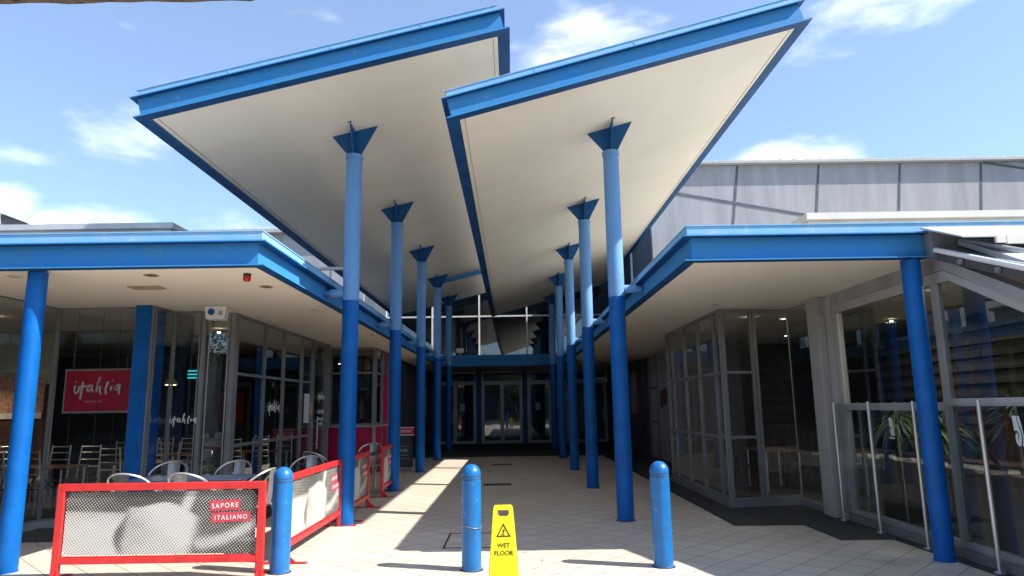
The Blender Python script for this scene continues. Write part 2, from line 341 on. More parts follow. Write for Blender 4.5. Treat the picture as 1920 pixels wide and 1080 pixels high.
# ------------------------------------------------------------------ ground
bm = NB(); s = 400
for (a, b, c, d) in ((-s, s, -s, s),):
    v = [bm.verts.new(p) for p in ((a, c, 0), (b, c, 0), (b, d, 0), (a, d, 0))]; bm.faces.new(v)
g = struct('ground', bm, 'asphalt'); g.location.z = -0.13
bm = NB(); bx(bm, -16, 16, -1.5, 31.2, -0.12, 0)
struct('paved_forecourt', bm, 'paving')
def sheet(poly, z, name, m):
    bm = NB(); prism(bm, [(x, y, z - 0.003) for x, y in poly], (0, 0, 0.003)); return struct(name, bm, m)
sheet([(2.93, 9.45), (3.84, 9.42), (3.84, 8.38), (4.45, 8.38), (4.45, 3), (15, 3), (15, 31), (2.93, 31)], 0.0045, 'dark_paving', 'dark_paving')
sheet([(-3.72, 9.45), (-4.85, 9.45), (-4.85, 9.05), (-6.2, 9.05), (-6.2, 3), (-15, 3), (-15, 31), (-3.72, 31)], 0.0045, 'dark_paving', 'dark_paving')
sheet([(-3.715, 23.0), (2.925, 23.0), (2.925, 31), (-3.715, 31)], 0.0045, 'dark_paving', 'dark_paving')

# ------------------------------------------------------------------ canopies
HW = 2.46
def canopy(name, label, xc, zc, slope, y0, y1):
    ang = -math.atan(slope)
    t = thing(name, label, 'canopy', (xc, 0, zc)); t.rotation_euler = (0, ang, 0)
    # soffit lining with board joints
    bm = NB(); bx(bm, -2.30, 2.30, y0 + .16, y1 - .16, 0.012, 0.05); obj('soffit', bm, 'cream', t)
    bm = NB(); bx(bm, -2.24, -2.232, y0 + .2, y1 - .2, 0.006, 0.0118); bx(bm, 2.232, 2.24, y0 + .2, y1 - .2, 0.006, 0.0118)
    obj('joint_strip', bm, 'vent', t)
    # outward facing channel beams: bottom flange, web, top flange
    def chan(x0, x1, y0_, y1_, side):
        bm = NB()
        W, T = 0.15, 0.014
        h = 0.285
        if side == 'front': zz = [(y0_, y0_ + W)]; ax = 'y'; web = (y0_ + .1, y0_ + .112)
        if ax == 'y':
            bx(bm, x0, x1, y0_, y0_ + W, -0.004, T, 1); bx(bm, x0 + .1, x1 - .1, web[0], web[1], T, h - T, 0); bx(bm, x0, x1, y0_, y0_ + W, h - T, h, 0)
        return bm
    def frame_part(nm, axis, s, a, b):
        bm = NB(); W, T, h, F = 0.15, 0.014, 0.285, 0.068
        sg = 1 if s > (0 if axis == 'x' else (y0 + y1) / 2) else -1
        lo, hi = sorted((s, s - sg * W)); wl, wh = sorted((s - sg * F, s - sg * (F + .012)))
        def B(l, h_, z0, z1, a_, b_, mi):
            if axis == 'x': bx(bm, l, h_, a_, b_, z0, z1, mi)
            else: bx(bm, a_, b_, l, h_, z0, z1, mi)
        e = 0 if axis == 'y' else W
        B(lo, hi, -0.004, T, a + e, b - e, 0); B(wl, wh, T, h - T, a + F + (.012 if axis == 'x' else 0), b - F - (.012 if axis == 'x' else 0), 0); B(lo, hi, h - T, h, a + e, b - e, 0)
        bm.normal_update()
        for f in bm.faces:      # undersides take a darker copy of the beam blue, painted-in shade
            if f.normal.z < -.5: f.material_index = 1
        return obj(nm, bm, ['blue_beam', 'blue_beam_shade'], t)
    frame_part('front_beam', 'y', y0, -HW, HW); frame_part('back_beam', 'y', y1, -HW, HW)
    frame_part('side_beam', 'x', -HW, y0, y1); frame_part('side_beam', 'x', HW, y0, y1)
    # pale flashing set back on the top flange + roof sheet
    bm = NB(); f0, f1 = 0.286, 0.385
    bx(bm, -2.38, 2.38, y0 + .07, y0 + .12, f0, f1); bx(bm, -2.38, 2.38, y1 - .12, y1 - .07, f0, f1)
    bx(bm, -2.38, -2.33, y0 + .12, y1 - .12, f0, f1); bx(bm, 2.33, 2.38, y0 + .12, y1 - .12, f0, f1)
    for xx in (-1.2, 0.15, 1.35): bx(bm, xx, xx + .012, y0 + .066, y0 + .07, f0, f1)
    bx(bm, -2.39, 2.39, y0 + .06, y0 + .13, f1, f1 + .008)
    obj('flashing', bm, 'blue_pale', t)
    bm = NB(); bx(bm, -2.32, 2.32, y0 + .13, y1 - .13, 0.29, 0.34)
    for k in range(20): bx(bm, -2.28 + k * .24, -2.24 + k * .24, y0 + .14, y1 - .14, 0.34, 0.37)
    obj('roof_sheet', bm, 'roof_metal', t)
    return t
LX, RX = -2.35, 1.6
canopy('entrance_canopy', 'left tilted blue-edged canopy with cream underside, its right end tucked above the other canopy', LX, 5.86, 0.245, 8.1, 27.4)
canopy('entrance_canopy', 'right tilted blue-edged canopy with cream underside, its low left edge overlapping the other canopy', RX, 5.86, 0.275, 8.1, 27.4)
# link beam between the canopies
bm = NB(); p0 = Vector((-2.35, 22.35, 5.72)); 
prism(bm, [(-2.3, 22.3, 5.70), (-0.75, 22.3, 6.08), (-0.75, 22.3, 6.20), (-2.3, 22.3, 5.82)], (0, .14, 0)); bx(bm, -0.86, -0.72, 22.28, 22.46, 5.98, 6.07)
tag(obj('link_beam', bm, 'blue_beam'), 'short blue sloping beam hung under the left canopy reaching the right canopy edge', 'beam')

# ------------------------------------------------------------------ canopy columns
def column(x, y, sgn, slope, label):
    t = thing('canopy_column', label, 'column', (x, y, 0), 0, 'blue columns carrying the tilted canopies')
    r = 0.12
    bm = NB(); lathe(bm, [(0, 0.0), (r + .004, 0.0), (r + .004, 0.02), (r, .022), (r, 3.19), (0, 3.19)]); obj('lower_shaft', bm, 'blue_deep', t)
    bm = NB(); lathe(bm, [(r + .0045, .001), (r + .022, .001), (r + .018, .007), (r + .0045, .008)]); obj('base_ring', bm, 'rubber', t)
    bm = NB(); lathe(bm, [(0, 3.192), (r, 3.192), (r, 5.40), (r + .012, 5.402), (r + .012, 5.46), (r - .01, 5.475), (0, 5.475)]); obj('upper_shaft', bm, 'blue_faded', t)
    zt = 5.86
    bm = NB(); prism(bm, [(-.1, -.008, 5.47), (.1, -.008, 5.47), (.35, -.008, zt + .35 * slope), (-.35, -.008, zt - .35 * slope)], (0, .016, 0))
    obj('head_fin', bm, 'blue_fin_shade', t)
    bm = NB(); prism(bm, [(-.007, -.1, 5.47), (-.007, -.35, zt), (-.007, -.009, zt), (-.007, -.009, 5.47)], (.014, 0, 0)); prism(bm, [(-.007, .009, 5.47), (-.007, .009, zt), (-.007, .35, zt), (-.007, .1, 5.47)], (.014, 0, 0))
    obj('head_fin', bm, 'blue_fin_shade', t)
    # strut arm to the low roof beam
    bm = NB(); x1 = sgn * (.405 if sgn < 0 else .375)
    tube(bm, [(sgn * .1, 0, 3.31), (sgn * .30, 0, 3.31)], 0.062, 16); tube(bm, [(sgn * .302, 0, 3.31), (x1, 0, 3.31)], 0.045, 14)
    obj('strut_arm', bm, 'blue_faded', t)
    bm = NB(); s_ = slope
    for yy in (-.38, .38): prism(bm, [(-.03, yy, zt - .03 * s_ - .012), (.03, yy, zt + .03 * s_ - .012), (.03, yy, zt + .03 * s_ + .01), (-.03, yy, zt - .03 * s_ + .01)], (0, .006, 0))
    obj('slot_trim', bm, 'dark_wall', t)
ords = ['nearest', 'second', 'third', 'fourth', 'farthest']
ex = {0: ['standing between the first two red barriers', 'standing behind the red barriers by the chalkboard', 'standing past the chalkboard', 'two short of the doors', 'beside the left glass door']}
for i, yy in enumerate((10.02, 13.98, 17.95, 21.95, 26.0)):
    column(-2.38, yy, -1, 0.245, ords[i] + ' blue column of the left row, ' + ex[0][i])
    column(1.58, yy, 1, 0.275, ords[i] + ' two-tone blue column of the right row' + (', the one with the widest shaft' if i == 0 else ' counting from the bollards'))

# ------------------------------------------------------------------ low roofs
def fascia(parent, pts, zb, side):
    """pts = outer flange corner polyline in plan, outward normal side by (nx, ny) per segment; mitred"""
    def off(d):
        out = []
        for i, p in enumerate(pts):
            ns = []
            if i > 0: ns.append(side[i - 1])
            if i < len(pts) - 1: ns.append(side[i])
            v = Vector((0, 0))
            for n_ in ns: v += Vector(n_)
            out.append((p[0] - v.x * d, p[1] - v.y * d))
        return out
    def strip(bm, d0, d1, z0, z1):
        a = off(d0); b = off(d1)
        for i in range(len(pts) - 1):
            q = [a[i], a[i + 1], b[i + 1], b[i]]
            prism(bm, [(x, y, z0) for x, y in q], (0, 0, z1 - z0))
    bm = NB(); strip(bm, 0, .13, zb, zb + .014); strip(bm, .105, .117, zb + .014, zb + .271); strip(bm, 0, .13, zb + .271, zb + .285)
    bmesh.ops.recalc_face_normals(bm, faces=bm.faces); bm.normal_update()
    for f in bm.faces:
        if f.normal.z < -.5: f.material_index = 1  # down-facing faces get the darker blue as painted shade
    obj('fascia_beam', bm, ['blue_beam', 'blue_beam_shade'], parent)
    bm = NB(); strip(bm, .05, .10, zb + .286, zb + .39); strip(bm, .04, .11, zb + .3905, zb + .402)
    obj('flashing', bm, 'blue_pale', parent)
# ---- glazing helper
def glazing(parent, p0, p1, z0, z1, vert, trans, fw=0.05, dp=0.06, ends=(True, True), glass='glass', frame='grey_metal', label=None, tl=None):
    p0 = Vector((p0[0], p0[1], 0)); p1 = Vector((p1[0], p1[1], 0)); Ln = (p1 - p0).length; d = (p1 - p0) / Ln
    ang = math.atan2(d.y, d.x)
    bm = NB()
    vs = sorted(([0.0] if ends[0] else []) + list(vert) + ([Ln] if ends[1] else []))
    xs = []
    for v in vs:
        a = max(0, v - fw / 2) if v > 0 else 0; a = min(a, Ln - fw)
        xs.append((a, a + fw)); bx(bm, a, a + fw, -dp / 2, dp / 2, z0, z1)
    segs = []; prev = 0
    for a, b in xs:
        if a > prev + 1e-4: segs.append((prev, a))
        prev = b
    if prev < Ln - 1e-4: segs.append((prev, Ln))
    for (a, b) in segs:
        if z1 - fw > z0: bx(bm, a, b, -dp / 2 + .004, dp / 2 - .004, z0, z0 + fw); bx(bm, a, b, -dp / 2 + .004, dp / 2 - .004, z1 - fw, z1)
        for tz in trans:
            if tl is None or (tl[0] <= a + 1e-3 and b <= tl[1] + .1): bx(bm, a, b, -dp / 2 + .004, dp / 2 - .004, tz - fw / 2, tz + fw / 2)
    f = obj('window', bm, frame, parent, label=label); f.location = p0; f.rotation_euler = (0, 0, ang)
    bm = NB()
    for (a, b) in segs:
        v = [bm.verts.new(p) for p in ((a, 0, z0 + .01), (b, 0, z0 + .01), (b, 0, z1 - .01), (a, 0, z1 - .01))]; bm.faces.new(v)
    g = obj('pane', bm, glass, f)
    return f

# ================================================================== LEFT RESTAURANT
LZ = 3.15
LB = thing('restaurant_building', 'glass-fronted restaurant on the left under a flat blue-edged roof with crimson kiosk panels', 'building', (-9, 14, 0))
def inL(o):  # keep world placement under the building empty
    return o
LB.location = (0, 0, 0)
fascia(LB, [(-16, 7.2), (-2.66, 7.2), (-2.66, 27.3)], LZ, [(0, -1), (1, 0)])
bm = NB(); prism(bm, [(x, y, LZ + .02) for x, y in ((-16, 7.32), (-2.78, 7.32), (-2.78, 31.3), (-16, 31.3))], (0, 0, .04)); obj('soffit', bm, 'cream', LB)
bm = NB(); prism(bm, [(x, y, LZ + .30) for x, y in ((-16, 7.30), (-2.76, 7.30), (-2.76, 26.6), (-16, 26.6))], (0, 0, .06)); obj('roof', bm, 'roof_metal', LB)
bm = NB(); bx(bm, -16, -4.90, 9.55, 20, 3.52, 4.205); bx(bm, -16, -4.84, 9.48, 20.1, 4.21, 4.29); obj('roof_parapet', bm, 'roof_metal', LB)
K = 0.10
glazing(LB, (-6.80, 3.2), (-6.80, 10.15), .1, 3.165, [], [], fw=.02, dp=.03)
glazing(LB, (-6.80, 10.17), (-5.57, 10.17), .1, 3.165, [], [], fw=.022, dp=.03)
bm = NB(); bx(bm, -6.50, -6.495, 10.167, 10.173, .16, 3.1); bx(bm, -6.12, -6.115, 10.167, 10.173, .16, 3.1); bx(bm, -5.86, -5.855, 10.167, 10.173, .16, 3.1); obj('glass_joint', bm, 'rubber', LB)
bm = NB(); bx(bm, -5.545, -5.325, 9.98, 10.45, 0, 3.168); obj('pillar', bm, 'blue_deep', LB, bevel=.006)
bm = NB(); bx(bm, -5.568, -5.547, 10.02, 10.3, 0, 3.168); bx(bm, -5.323, -5.305, 10.02, 10.08, 0, 3.168); obj('pillar_trim', bm, 'grey_metal', LB)
glazing(LB, (-5.305, 10.1), (-5.305, 10.66), .1, 3.165, [], [], fw=.02, dp=.03)
glazing(LB, (-5.29, 10.68), (-4.88, 10.68), .1, 3.165, [], [], fw=.02, dp=.03)
bm = NB(); bx(bm, -4.862, -4.80, 10.66, 10.72, 0, 3.168); obj('post', bm, 'grey_metal', LB)
glazing(LB, (-4.775, 10.72), (-4.52, 10.88), .1, 3.165, [], [], fw=.02, dp=.03)
bm = NB(); bx(bm, -4.515, -4.43, 10.90, 11.04, 0, 3.168); obj('post', bm, 'grey_metal', LB)
glazing(LB, (-4.47, 11.06), (-4.47, 15.36), .1, 3.165, [1.30, 2.35, 3.52], [2.2, 1.06], fw=.045)
# door
glass_f = glazing(LB, (-4.47, 15.40), (-4.47, 16.5), .1, 3.165, [], [], fw=.07)
glass_f.name = 'door'
bm = NB(); tube(bm, [(.14, -.10, .75), (.14, -.10, 1.45)], .017, 8); tube(bm, [(.14, -.03, .85), (.14, -.10, .85)], .012, 8); tube(bm, [(.14, -.03, 1.35), (.14, -.10, 1.35)], .012, 8); obj('handle', bm, 'steel', glass_f)
bm = NB(); bx(bm, -4.56, -4.42, 16.52, 16.70, 0, 3.168); obj('post', bm, 'grey_metal', LB)
bm = NB(); bx(bm, -4.74, -4.68, 16.705, 17.6, 0, 3.168); obj('return_wall', bm, 'dark_wall', LB)
# kerb under the glass
bm = NB()
for a, b, c, d in ((-6.87, -6.74, 3.2, 10.24), (-6.739, -5.57, 10.10, 10.24), (-5.35, -4.875, 10.6, 10.76), (-4.55, -4.40, 11.065, 16.55)): bx(bm, a, b, c, d, 0.004, .098)
obj('kerb', bm, 'grey_light', LB)
# kiosk
def panel_wall(p0, p1, z0, z1, mat, name='panel'):
    d = Vector((p1[0] - p0[0], p1[1] - p0[1], 0)); n = Vector((-d.y, d.x, 0)).normalized() * .05
    bm = NB(); prism(bm, [(p0[0], p0[1], z0), (p1[0], p1[1], z0), (p1[0], p1[1], z1), (p0[0], p0[1], z1)], n); return obj(name, bm, mat, LB)
KX = -3.50; KY = 17.62
panel_wall((-4.66, KY), (-3.55, KY), .0, 1.15, 'crimson'); 
bm = NB(); bx(bm, -4.67, KX + .03, KY - .035, KY + .04, 1.152, 1.20); bx(bm, KX - .03, KX + .035, KY + .041, 20.3, 1.152, 1.20)
bx(bm, -3.548, KX + .02, KY - .02, KY + .06, 0, 1.15)
bx(bm, -4.0, -3.992, KY - .004, KY - .001, 0, 1.15)
bx(bm, KX - .03, KX + .03, 18.5, 18.54, 0, 1.15); bx(bm, KX - .03, KX + .03, 19.35, 19.39, 0, 1.15); bx(bm, KX - .03, KX + .03, 20.2, 20.24, 0, 1.15)
bx(bm, KX - .03, KX + .03, 18.5, 18.54, 1.2, 3.168); bx(bm, KX - .03, KX + .03, 19.35, 19.39, 1.2, 3.168)
obj('kiosk_frame', bm, 'grey_light', LB)
glazing(LB, (-4.66, KY), (KX - .02, KY), 1.2, 3.165, [], [2.52], fw=.05)
glazing(LB, (KX, KY + .02), (KX, 18.5), 1.2, 3.165, [], [2.52], fw=.05)
def side_panel(y0, y1, z0, z1): bm = NB(); bx(bm, KX - .025, KX + .02, y0, y1, z0, z1); return obj('panel', bm, 'crimson', LB)
side_panel(KY + .06, 18.5, 0, 1.15); side_panel(18.54, 19.35, 0, 1.15); side_panel(19.39, 20.2, 0, 1.15)
side_panel(18.54, 19.35, 1.2, 2.5); side_panel(18.54, 18.9, 2.55, 3.168); side_panel(19.39, 20.2, 1.2, 2.5)
glazing(LB, (KX, 18.9), (KX, 19.35), 2.52, 3.165, [], [], fw=.03)
bm = NB(); bx(bm, -4.6, -3.55, 20.3, 20.4, 0, 3.168); bx(bm, -3.75, -3.60, 20.41, 31.2, 0, 3.168); obj('side_wall', bm, 'dark_wall', LB)
# interior shell
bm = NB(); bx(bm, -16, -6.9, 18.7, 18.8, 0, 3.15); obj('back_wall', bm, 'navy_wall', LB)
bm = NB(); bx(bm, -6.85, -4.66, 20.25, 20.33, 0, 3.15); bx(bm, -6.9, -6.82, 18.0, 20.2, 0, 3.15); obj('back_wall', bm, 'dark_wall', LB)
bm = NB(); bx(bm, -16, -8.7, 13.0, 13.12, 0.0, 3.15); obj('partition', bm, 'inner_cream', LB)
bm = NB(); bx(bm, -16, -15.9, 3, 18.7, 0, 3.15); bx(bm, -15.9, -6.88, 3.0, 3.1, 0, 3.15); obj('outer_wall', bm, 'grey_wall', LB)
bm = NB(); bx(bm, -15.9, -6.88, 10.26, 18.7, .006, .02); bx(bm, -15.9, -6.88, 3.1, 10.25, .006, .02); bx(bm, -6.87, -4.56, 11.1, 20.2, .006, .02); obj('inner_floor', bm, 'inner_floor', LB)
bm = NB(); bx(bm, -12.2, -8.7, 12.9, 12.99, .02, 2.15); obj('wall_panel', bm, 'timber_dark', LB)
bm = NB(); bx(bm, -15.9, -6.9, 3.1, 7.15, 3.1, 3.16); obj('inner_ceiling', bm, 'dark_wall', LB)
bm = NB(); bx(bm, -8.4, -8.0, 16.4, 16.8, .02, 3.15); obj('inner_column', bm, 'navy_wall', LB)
bm = NB(); bx(bm, -6.35, -6.05, 14.0, 14.3, .02, 3.15); obj('inner_column', bm, 'navy_wall', LB)
bm = NB(); bx(bm, -8.0, -7.2, 18.55, 18.69, 1.3, 2.1); obj('wall_panel', bm, 'sign_red', LB)

# ================================================================== RIGHT RESTAURANT
RZ = 3.12
RB = thing('restaurant_building', 'dark glass-fronted restaurant on the right under a flat blue-edged roof, grey post at its corner', 'building', (0, 0, 0))
fascia(RB, [(1.88, 27.3), (1.88, 7.15), (4.525, 7.15)], RZ, [(-1, 0), (0, -1)])
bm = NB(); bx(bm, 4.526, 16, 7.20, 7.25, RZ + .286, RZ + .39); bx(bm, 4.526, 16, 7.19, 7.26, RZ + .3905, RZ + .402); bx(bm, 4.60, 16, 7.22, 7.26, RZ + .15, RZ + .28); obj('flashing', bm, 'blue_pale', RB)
bm = NB(); prism(bm, [(x, y, RZ + .02) for x, y in ((2.0, 7.27), (16, 7.27), (16, 31.3), (2.0, 31.3))], (0, 0, .04)); obj('soffit', bm, 'cream', RB)
bm = NB(); prism(bm, [(x, y, RZ + .30) for x, y in ((1.98, 7.27), (16, 7.27), (16, 26.6), (1.98, 26.6))], (0, 0, .06)); obj('roof', bm, 'roof_metal', RB)
bm = NB(); bx(bm, 4.34, 16, 9.58, 18, 3.49, 4.20); bx(bm, 4.29, 16, 9.5, 18.1, 4.205, 4.30); obj('roof_parapet', bm, 'cream_trim', RB)
Z1 = 3.135
f = glazing(RB, (3.43, 15.0), (3.43, 11.12), .1, Z1, [.47, 1.5, 2.51, 3.51], [2.10, 1.07], fw=.045)
glazing(RB, (3.43, 11.09), (3.97, 11.2), .1, Z1, [], [2.10, 1.07], fw=.042)
glazing(RB, (3.98, 11.2), (4.60, 11.31), .1, Z1, [], [], fw=.05, ends=(True, False))
glazing(RB, (4.61, 11.31), (4.66, 10.34), .1, Z1, [], [], fw=.012, dp=.012)
bm = NB(); prism(bm, [(3.36, 15.05, .004), (3.36, 11.02, .004), (4.56, 11.22, .004), (4.60, 10.3, .004), (4.76, 10.3, .004), (4.7, 11.4, .004), (3.5, 11.2, .004), (3.5, 15.05, .004)], (0, 0, .092)); obj('kerb', bm, 'grey_metal', RB)
bm = NB(); bx(bm, 4.50, 4.78, 9.93, 10.29, 0, Z1); obj('post', bm, 'grey_light', RB, bevel=.01)
bm = NB(); bx(bm, 4.60, 4.70, 9.76, 9.90, 0, Z1); obj('post', bm, 'grey_light', RB, bevel=.006)
# return wall and grey stone panels
bm = NB(); bx(bm, 3.42, 4.44, 15.04, 15.12, 0, Z1); obj('return_wall', bm, 'grey_metal', RB)
bm = NB(); bx(bm, 4.45, 4.6, 15.15, 22.2, 0, Z1); obj('panel_wall', bm, 'grey_wall', RB)
bm = NB()
for yy in (17.6, 19.4, 21.0, 22.14):
    bx(bm, 4.44, 4.449, yy, yy + .03, 0, Z1); obj('panel_joint', bm, 'black', RB); bm = NB()
for zz in (1.05, 2.1): bx(bm, 4.44, 4.449, 21.04, 22.1, zz, zz + .05); obj('panel_joint', bm, 'black', RB); bm = NB()
bx(bm, 4.42, 4.462, 22.2, 22.24, 0, Z1); obj('corner_trim', bm, 'grey_light', RB)
bm = NB(); bx(bm, 4.30, 4.42, 23.2, 31.2, 0, Z1); obj('side_wall', bm, 'dark_wall', RB)
bm = NB(); bx(bm, 4.43, 4.6, 22.25, 23.2, 0, Z1); obj('side_wall', bm, 'dark_wall', RB)
# gable pavilion wall, X = 4.65
GX = 4.65
def yz(pts, x0, x1, bm): prism(bm, [(x0, y, z) for y, z in pts], (x1 - x0, 0, 0))
bm = NB(); yz([(9.9, 3.14), (7.25, 3.14), (7.15, 2.98), (9.9, 2.98)], GX - .02, GX + .12, bm)
yz([(7.245, 3.14), (3.6, 1.40), (3.6, 1.24), (7.145, 2.98)], GX - .021, GX + .12, bm); obj('gable_rafter', bm, 'grey_wall', RB, label='grey rafter bent down from the roof corner')
bm = NB(); yz([(9.75, 2.978), (7.18, 2.978), (7.12, 2.86), (9.75, 2.86)], GX, GX + .08, bm); yz([(7.178, 2.978), (3.6, 1.27), (3.6, 1.15), (7.118, 2.86)], GX, GX + .08, bm)
yz([(9.76, 2.859), (9.66, 2.859), (9.66, .1), (9.76, .1)], GX, GX + .08, bm); yz([(7.44, 2.859), (7.36, 2.859), (7.36, .1), (7.44, .1)], GX, GX + .08, bm)
yz([(9.66, 1.58), (7.441, 1.58), (7.441, 1.49), (9.66, 1.49)], GX, GX + .08, bm); yz([(7.359, 1.62), (4.5, 1.62), (4.5, 1.54), (7.359, 1.54)], GX, GX + .08, bm)
yz([(9.66, .16), (7.441, .16), (7.441, .1), (9.66, .1)], GX, GX + .08, bm); yz([(7.359, .16), (3.6, .16), (3.6, .1), (7.359, .1)], GX, GX + .08, bm)
fr = obj('window', bm, 'grey_light', RB)
bm = NB(); yz([(9.7, 2.87), (7.15, 2.87), (3.6, 1.17), (3.6, .12), (9.7, .12)], GX + .04, GX + .0405, bm)
me_faces = bm.faces[:]
obj('pane', bm, 'glass', fr)
bm = NB(); bx(bm, 4.60, 4.78, 3.6, 9.75, .004, .098); obj('kerb', bm, 'grey_metal', RB)
bm = NB(); bx(bm, 4.50, 4.62, 9.91, 9.928, 2.86, 3.1); obj('bolt_plate', bm, 'grey_wall', RB)
for (yy, zz) in ((9.6, 3.06), (9.6, 3.02), (7.4, 3.08), (7.3, 3.02)):
    bm = NB(); tube(bm, [(GX - .02, yy, zz), (GX - .03, yy, zz)], .012, 6); obj('bolt', bm, 'grey_metal', RB)
# interior right
bm = NB(); bx(bm, 4.8, 15.9, 3.6, 18, .006, .02); bx(bm, 3.52, 4.79, 11.4, 15.0, .006, .02); obj('inner_floor', bm, 'inner_floor', RB)
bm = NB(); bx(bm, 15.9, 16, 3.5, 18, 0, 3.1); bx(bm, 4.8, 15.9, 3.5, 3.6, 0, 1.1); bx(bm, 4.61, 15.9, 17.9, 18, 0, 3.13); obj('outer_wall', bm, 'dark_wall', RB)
bm = NB(); bx(bm, 5.02, 5.30, 3.7, 9.6, .02, .93); obj('planter_wall', bm, 'timber_dark', RB)
bm = NB(); bx(bm, 8.4, 8.5, 4.2, 15.8, .02, 3.1); obj('partition', bm, 'brick_brown', RB)
random.seed(11)
for k in range(9):
    bm = NB(); y_ = 4.3
    while y_ < 15.6:
        l_ = random.uniform(2.2, 4.5); y2 = min(15.7, y_ + l_); bx(bm, 8.33, 8.398, y_, y2, .95 + k * .235, 1.07 + k * .235); y_ = y2 + .03
    obj('wall_slat', bm, 'slat', RB)
# pavilion skirt roof: white sheet sloping towards the road
bm = NB(); prism(bm, [(4.44, 7.145, 3.45), (4.44, 6.5, 3.19), (4.44, 6.5, 3.175), (4.44, 7.145, 3.43)], (11, 0, 0)); bx(bm, 4.53, 15.4, 7.146, 7.19, 3.43, 3.46); obj('skirt_roof', bm, 'roof_metal', RB)
bm = NB(); bx(bm, 4.85, 15.4, 6.46, 6.495, 3.10, 3.185); bx(bm, 4.75, 4.848, 6.462, 6.49, 3.11, 3.18); obj('gutter', bm, 'cream_trim', RB)
# tilted roof of the pavilion behind the awning
bm = NB(); prism(bm, [(4.80, 7.1, 3.30), (4.80, 3.6, 1.62), (4.80, 3.6, 1.56), (4.80, 7.1, 3.24)], (10.6, 0, 0)); obj('pavilion_roof', bm, 'roof_metal', RB)

# awning with tube frame
AW = thing('awning', 'grey fold-out awning with white front tubes under the roof corner at the right edge', 'awning', (4.5, 7.1, 3.18))
SLP = .37
bm = NB(); tube(bm, [(0.03, -.03, 0), (0.03, -1.7, -1.67 * SLP)], .028, 14); obj('roller_tube', bm, 'white', AW)
bm = NB(); tube(bm, [(0.30, -.05, .10), (0.30, -1.9, .10 - 1.85 * SLP)], .022, 12); obj('roller_tube', bm, 'alu', AW)
bm = NB(); prism(bm, [(.062, -.03, -.006), (.062, -1.7, -.006 - 1.67 * SLP), (.062, -1.7, -.012 - 1.67 * SLP), (.062, -.03, -.012)], (1.2, 0, 0)); obj('awning_cloth', bm, 'grey_wall', AW)
bm = NB(); prism(bm, [(.022, -.05, -.03), (.022, -1.7, -.03 - 1.65 * SLP), (.022, -1.7, -.12 - 1.65 * SLP), (.022, -.05, -.12)], (.006, 0, 0)); obj('side_valance', bm, 'dark_wall', AW)
bm = NB(); bx(bm, .026, .42, .0, .05, -.06, .24); bx(bm, .026, .07, .051, .15, -.06, .225); obj('bracket', bm, 'grey_metal', AW)
for yy in (-.45, -.95):
    bm = NB(); tube(bm, [(.0, yy, yy * SLP - .05), (-.02, yy, yy * SLP - .05)], .028, 10); obj('clamp', bm, 'grey_metal', AW)
# glass wind screen with steel posts
WS = thing('glass_screen', 'frameless low glass wind screen with thin steel posts along the right restaurant', 'screen', (4.52, 8, 0))
for yy in (9.72, 8.78, 7.80, 6.70, 5.6):
    bm = NB(); tube(bm, [(0, yy - 8, 0.0), (0, yy - 8, 1.60)], .021, 12); lathe(bm, [(0, .006), (.05, .006), (.05, .02), (.02, .025)], 16, c=(0, yy - 8, 0)); obj('post', bm, 'steel', WS)
for a, b in ((9.68, 8.82), (8.74, 7.84), (7.76, 6.74), (6.66, 5.64)):
    bm = NB(); bx(bm, -.004, .004, b - 8, a - 8, .12, 1.57); p = obj('pane', bm, 'glass_clear', WS)
def logo(par, y, z, s):
    bm = NB()
    o = -.0065
    def P(pts):
        prism(bm, [(o, y - 8 + (.5 - u) * .8 * s, z + (v - .5) * 1.7 * s) for u, v in pts], (-.001, 0, 0))
    P([(.0, 1), (.45, 1), (.42, .82), (.62, .55), (.72, .3), (.58, .04), (.3, .02), (.12, .16), (.12, .36), (.30, .46), (.40, .34), (.34, .22), (.45, .24), (.5, .4), (.36, .52), (.08, .5)])
    P([(.53, 1), (.68, 1), (.78, .8), (1, .02), (.70, .02), (.84, .28), (.72, .58), (.50, .84)])
    return obj('etched_logo', bm, 'paper', par)
logo(WS, 8.27, 1.30, .125); logo(WS, 6.2, 1.32, .16)
text('etched_word', 'bistro', .045, 'paper', WS, (-.0065, .34, 1.16), (R(90), 0, R(-90)))

# roof posts
def roof_post(x, y, label):
    bm = NB(); lathe(bm, [(0, 0), (.104, 0), (.104, .012), (.098, .014), (.098, 3.148), (0, 3.148)], c=(0, 0, 0)); o = obj('roof_post', bm, 'blue_deep', loc=(x, y, 0)); tag(o, label, 'post', 'round blue posts under the low roof corners')
roof_post(-5.24, 7.42, 'thick bright blue round post at the left edge, in front of the restaurant glass')
bm = NB(); lathe(bm, [(0, 0), (.104, 0), (.104, .012), (.098, .014), (.098, 3.112), (0, 3.112)]); o = obj('roof_post', bm, 'blue_deep', loc=(4.37, 7.28, 0)); tag(o, 'round blue post at the right, rising past the glass wind screen', 'post', 'round blue posts under the low roof corners')

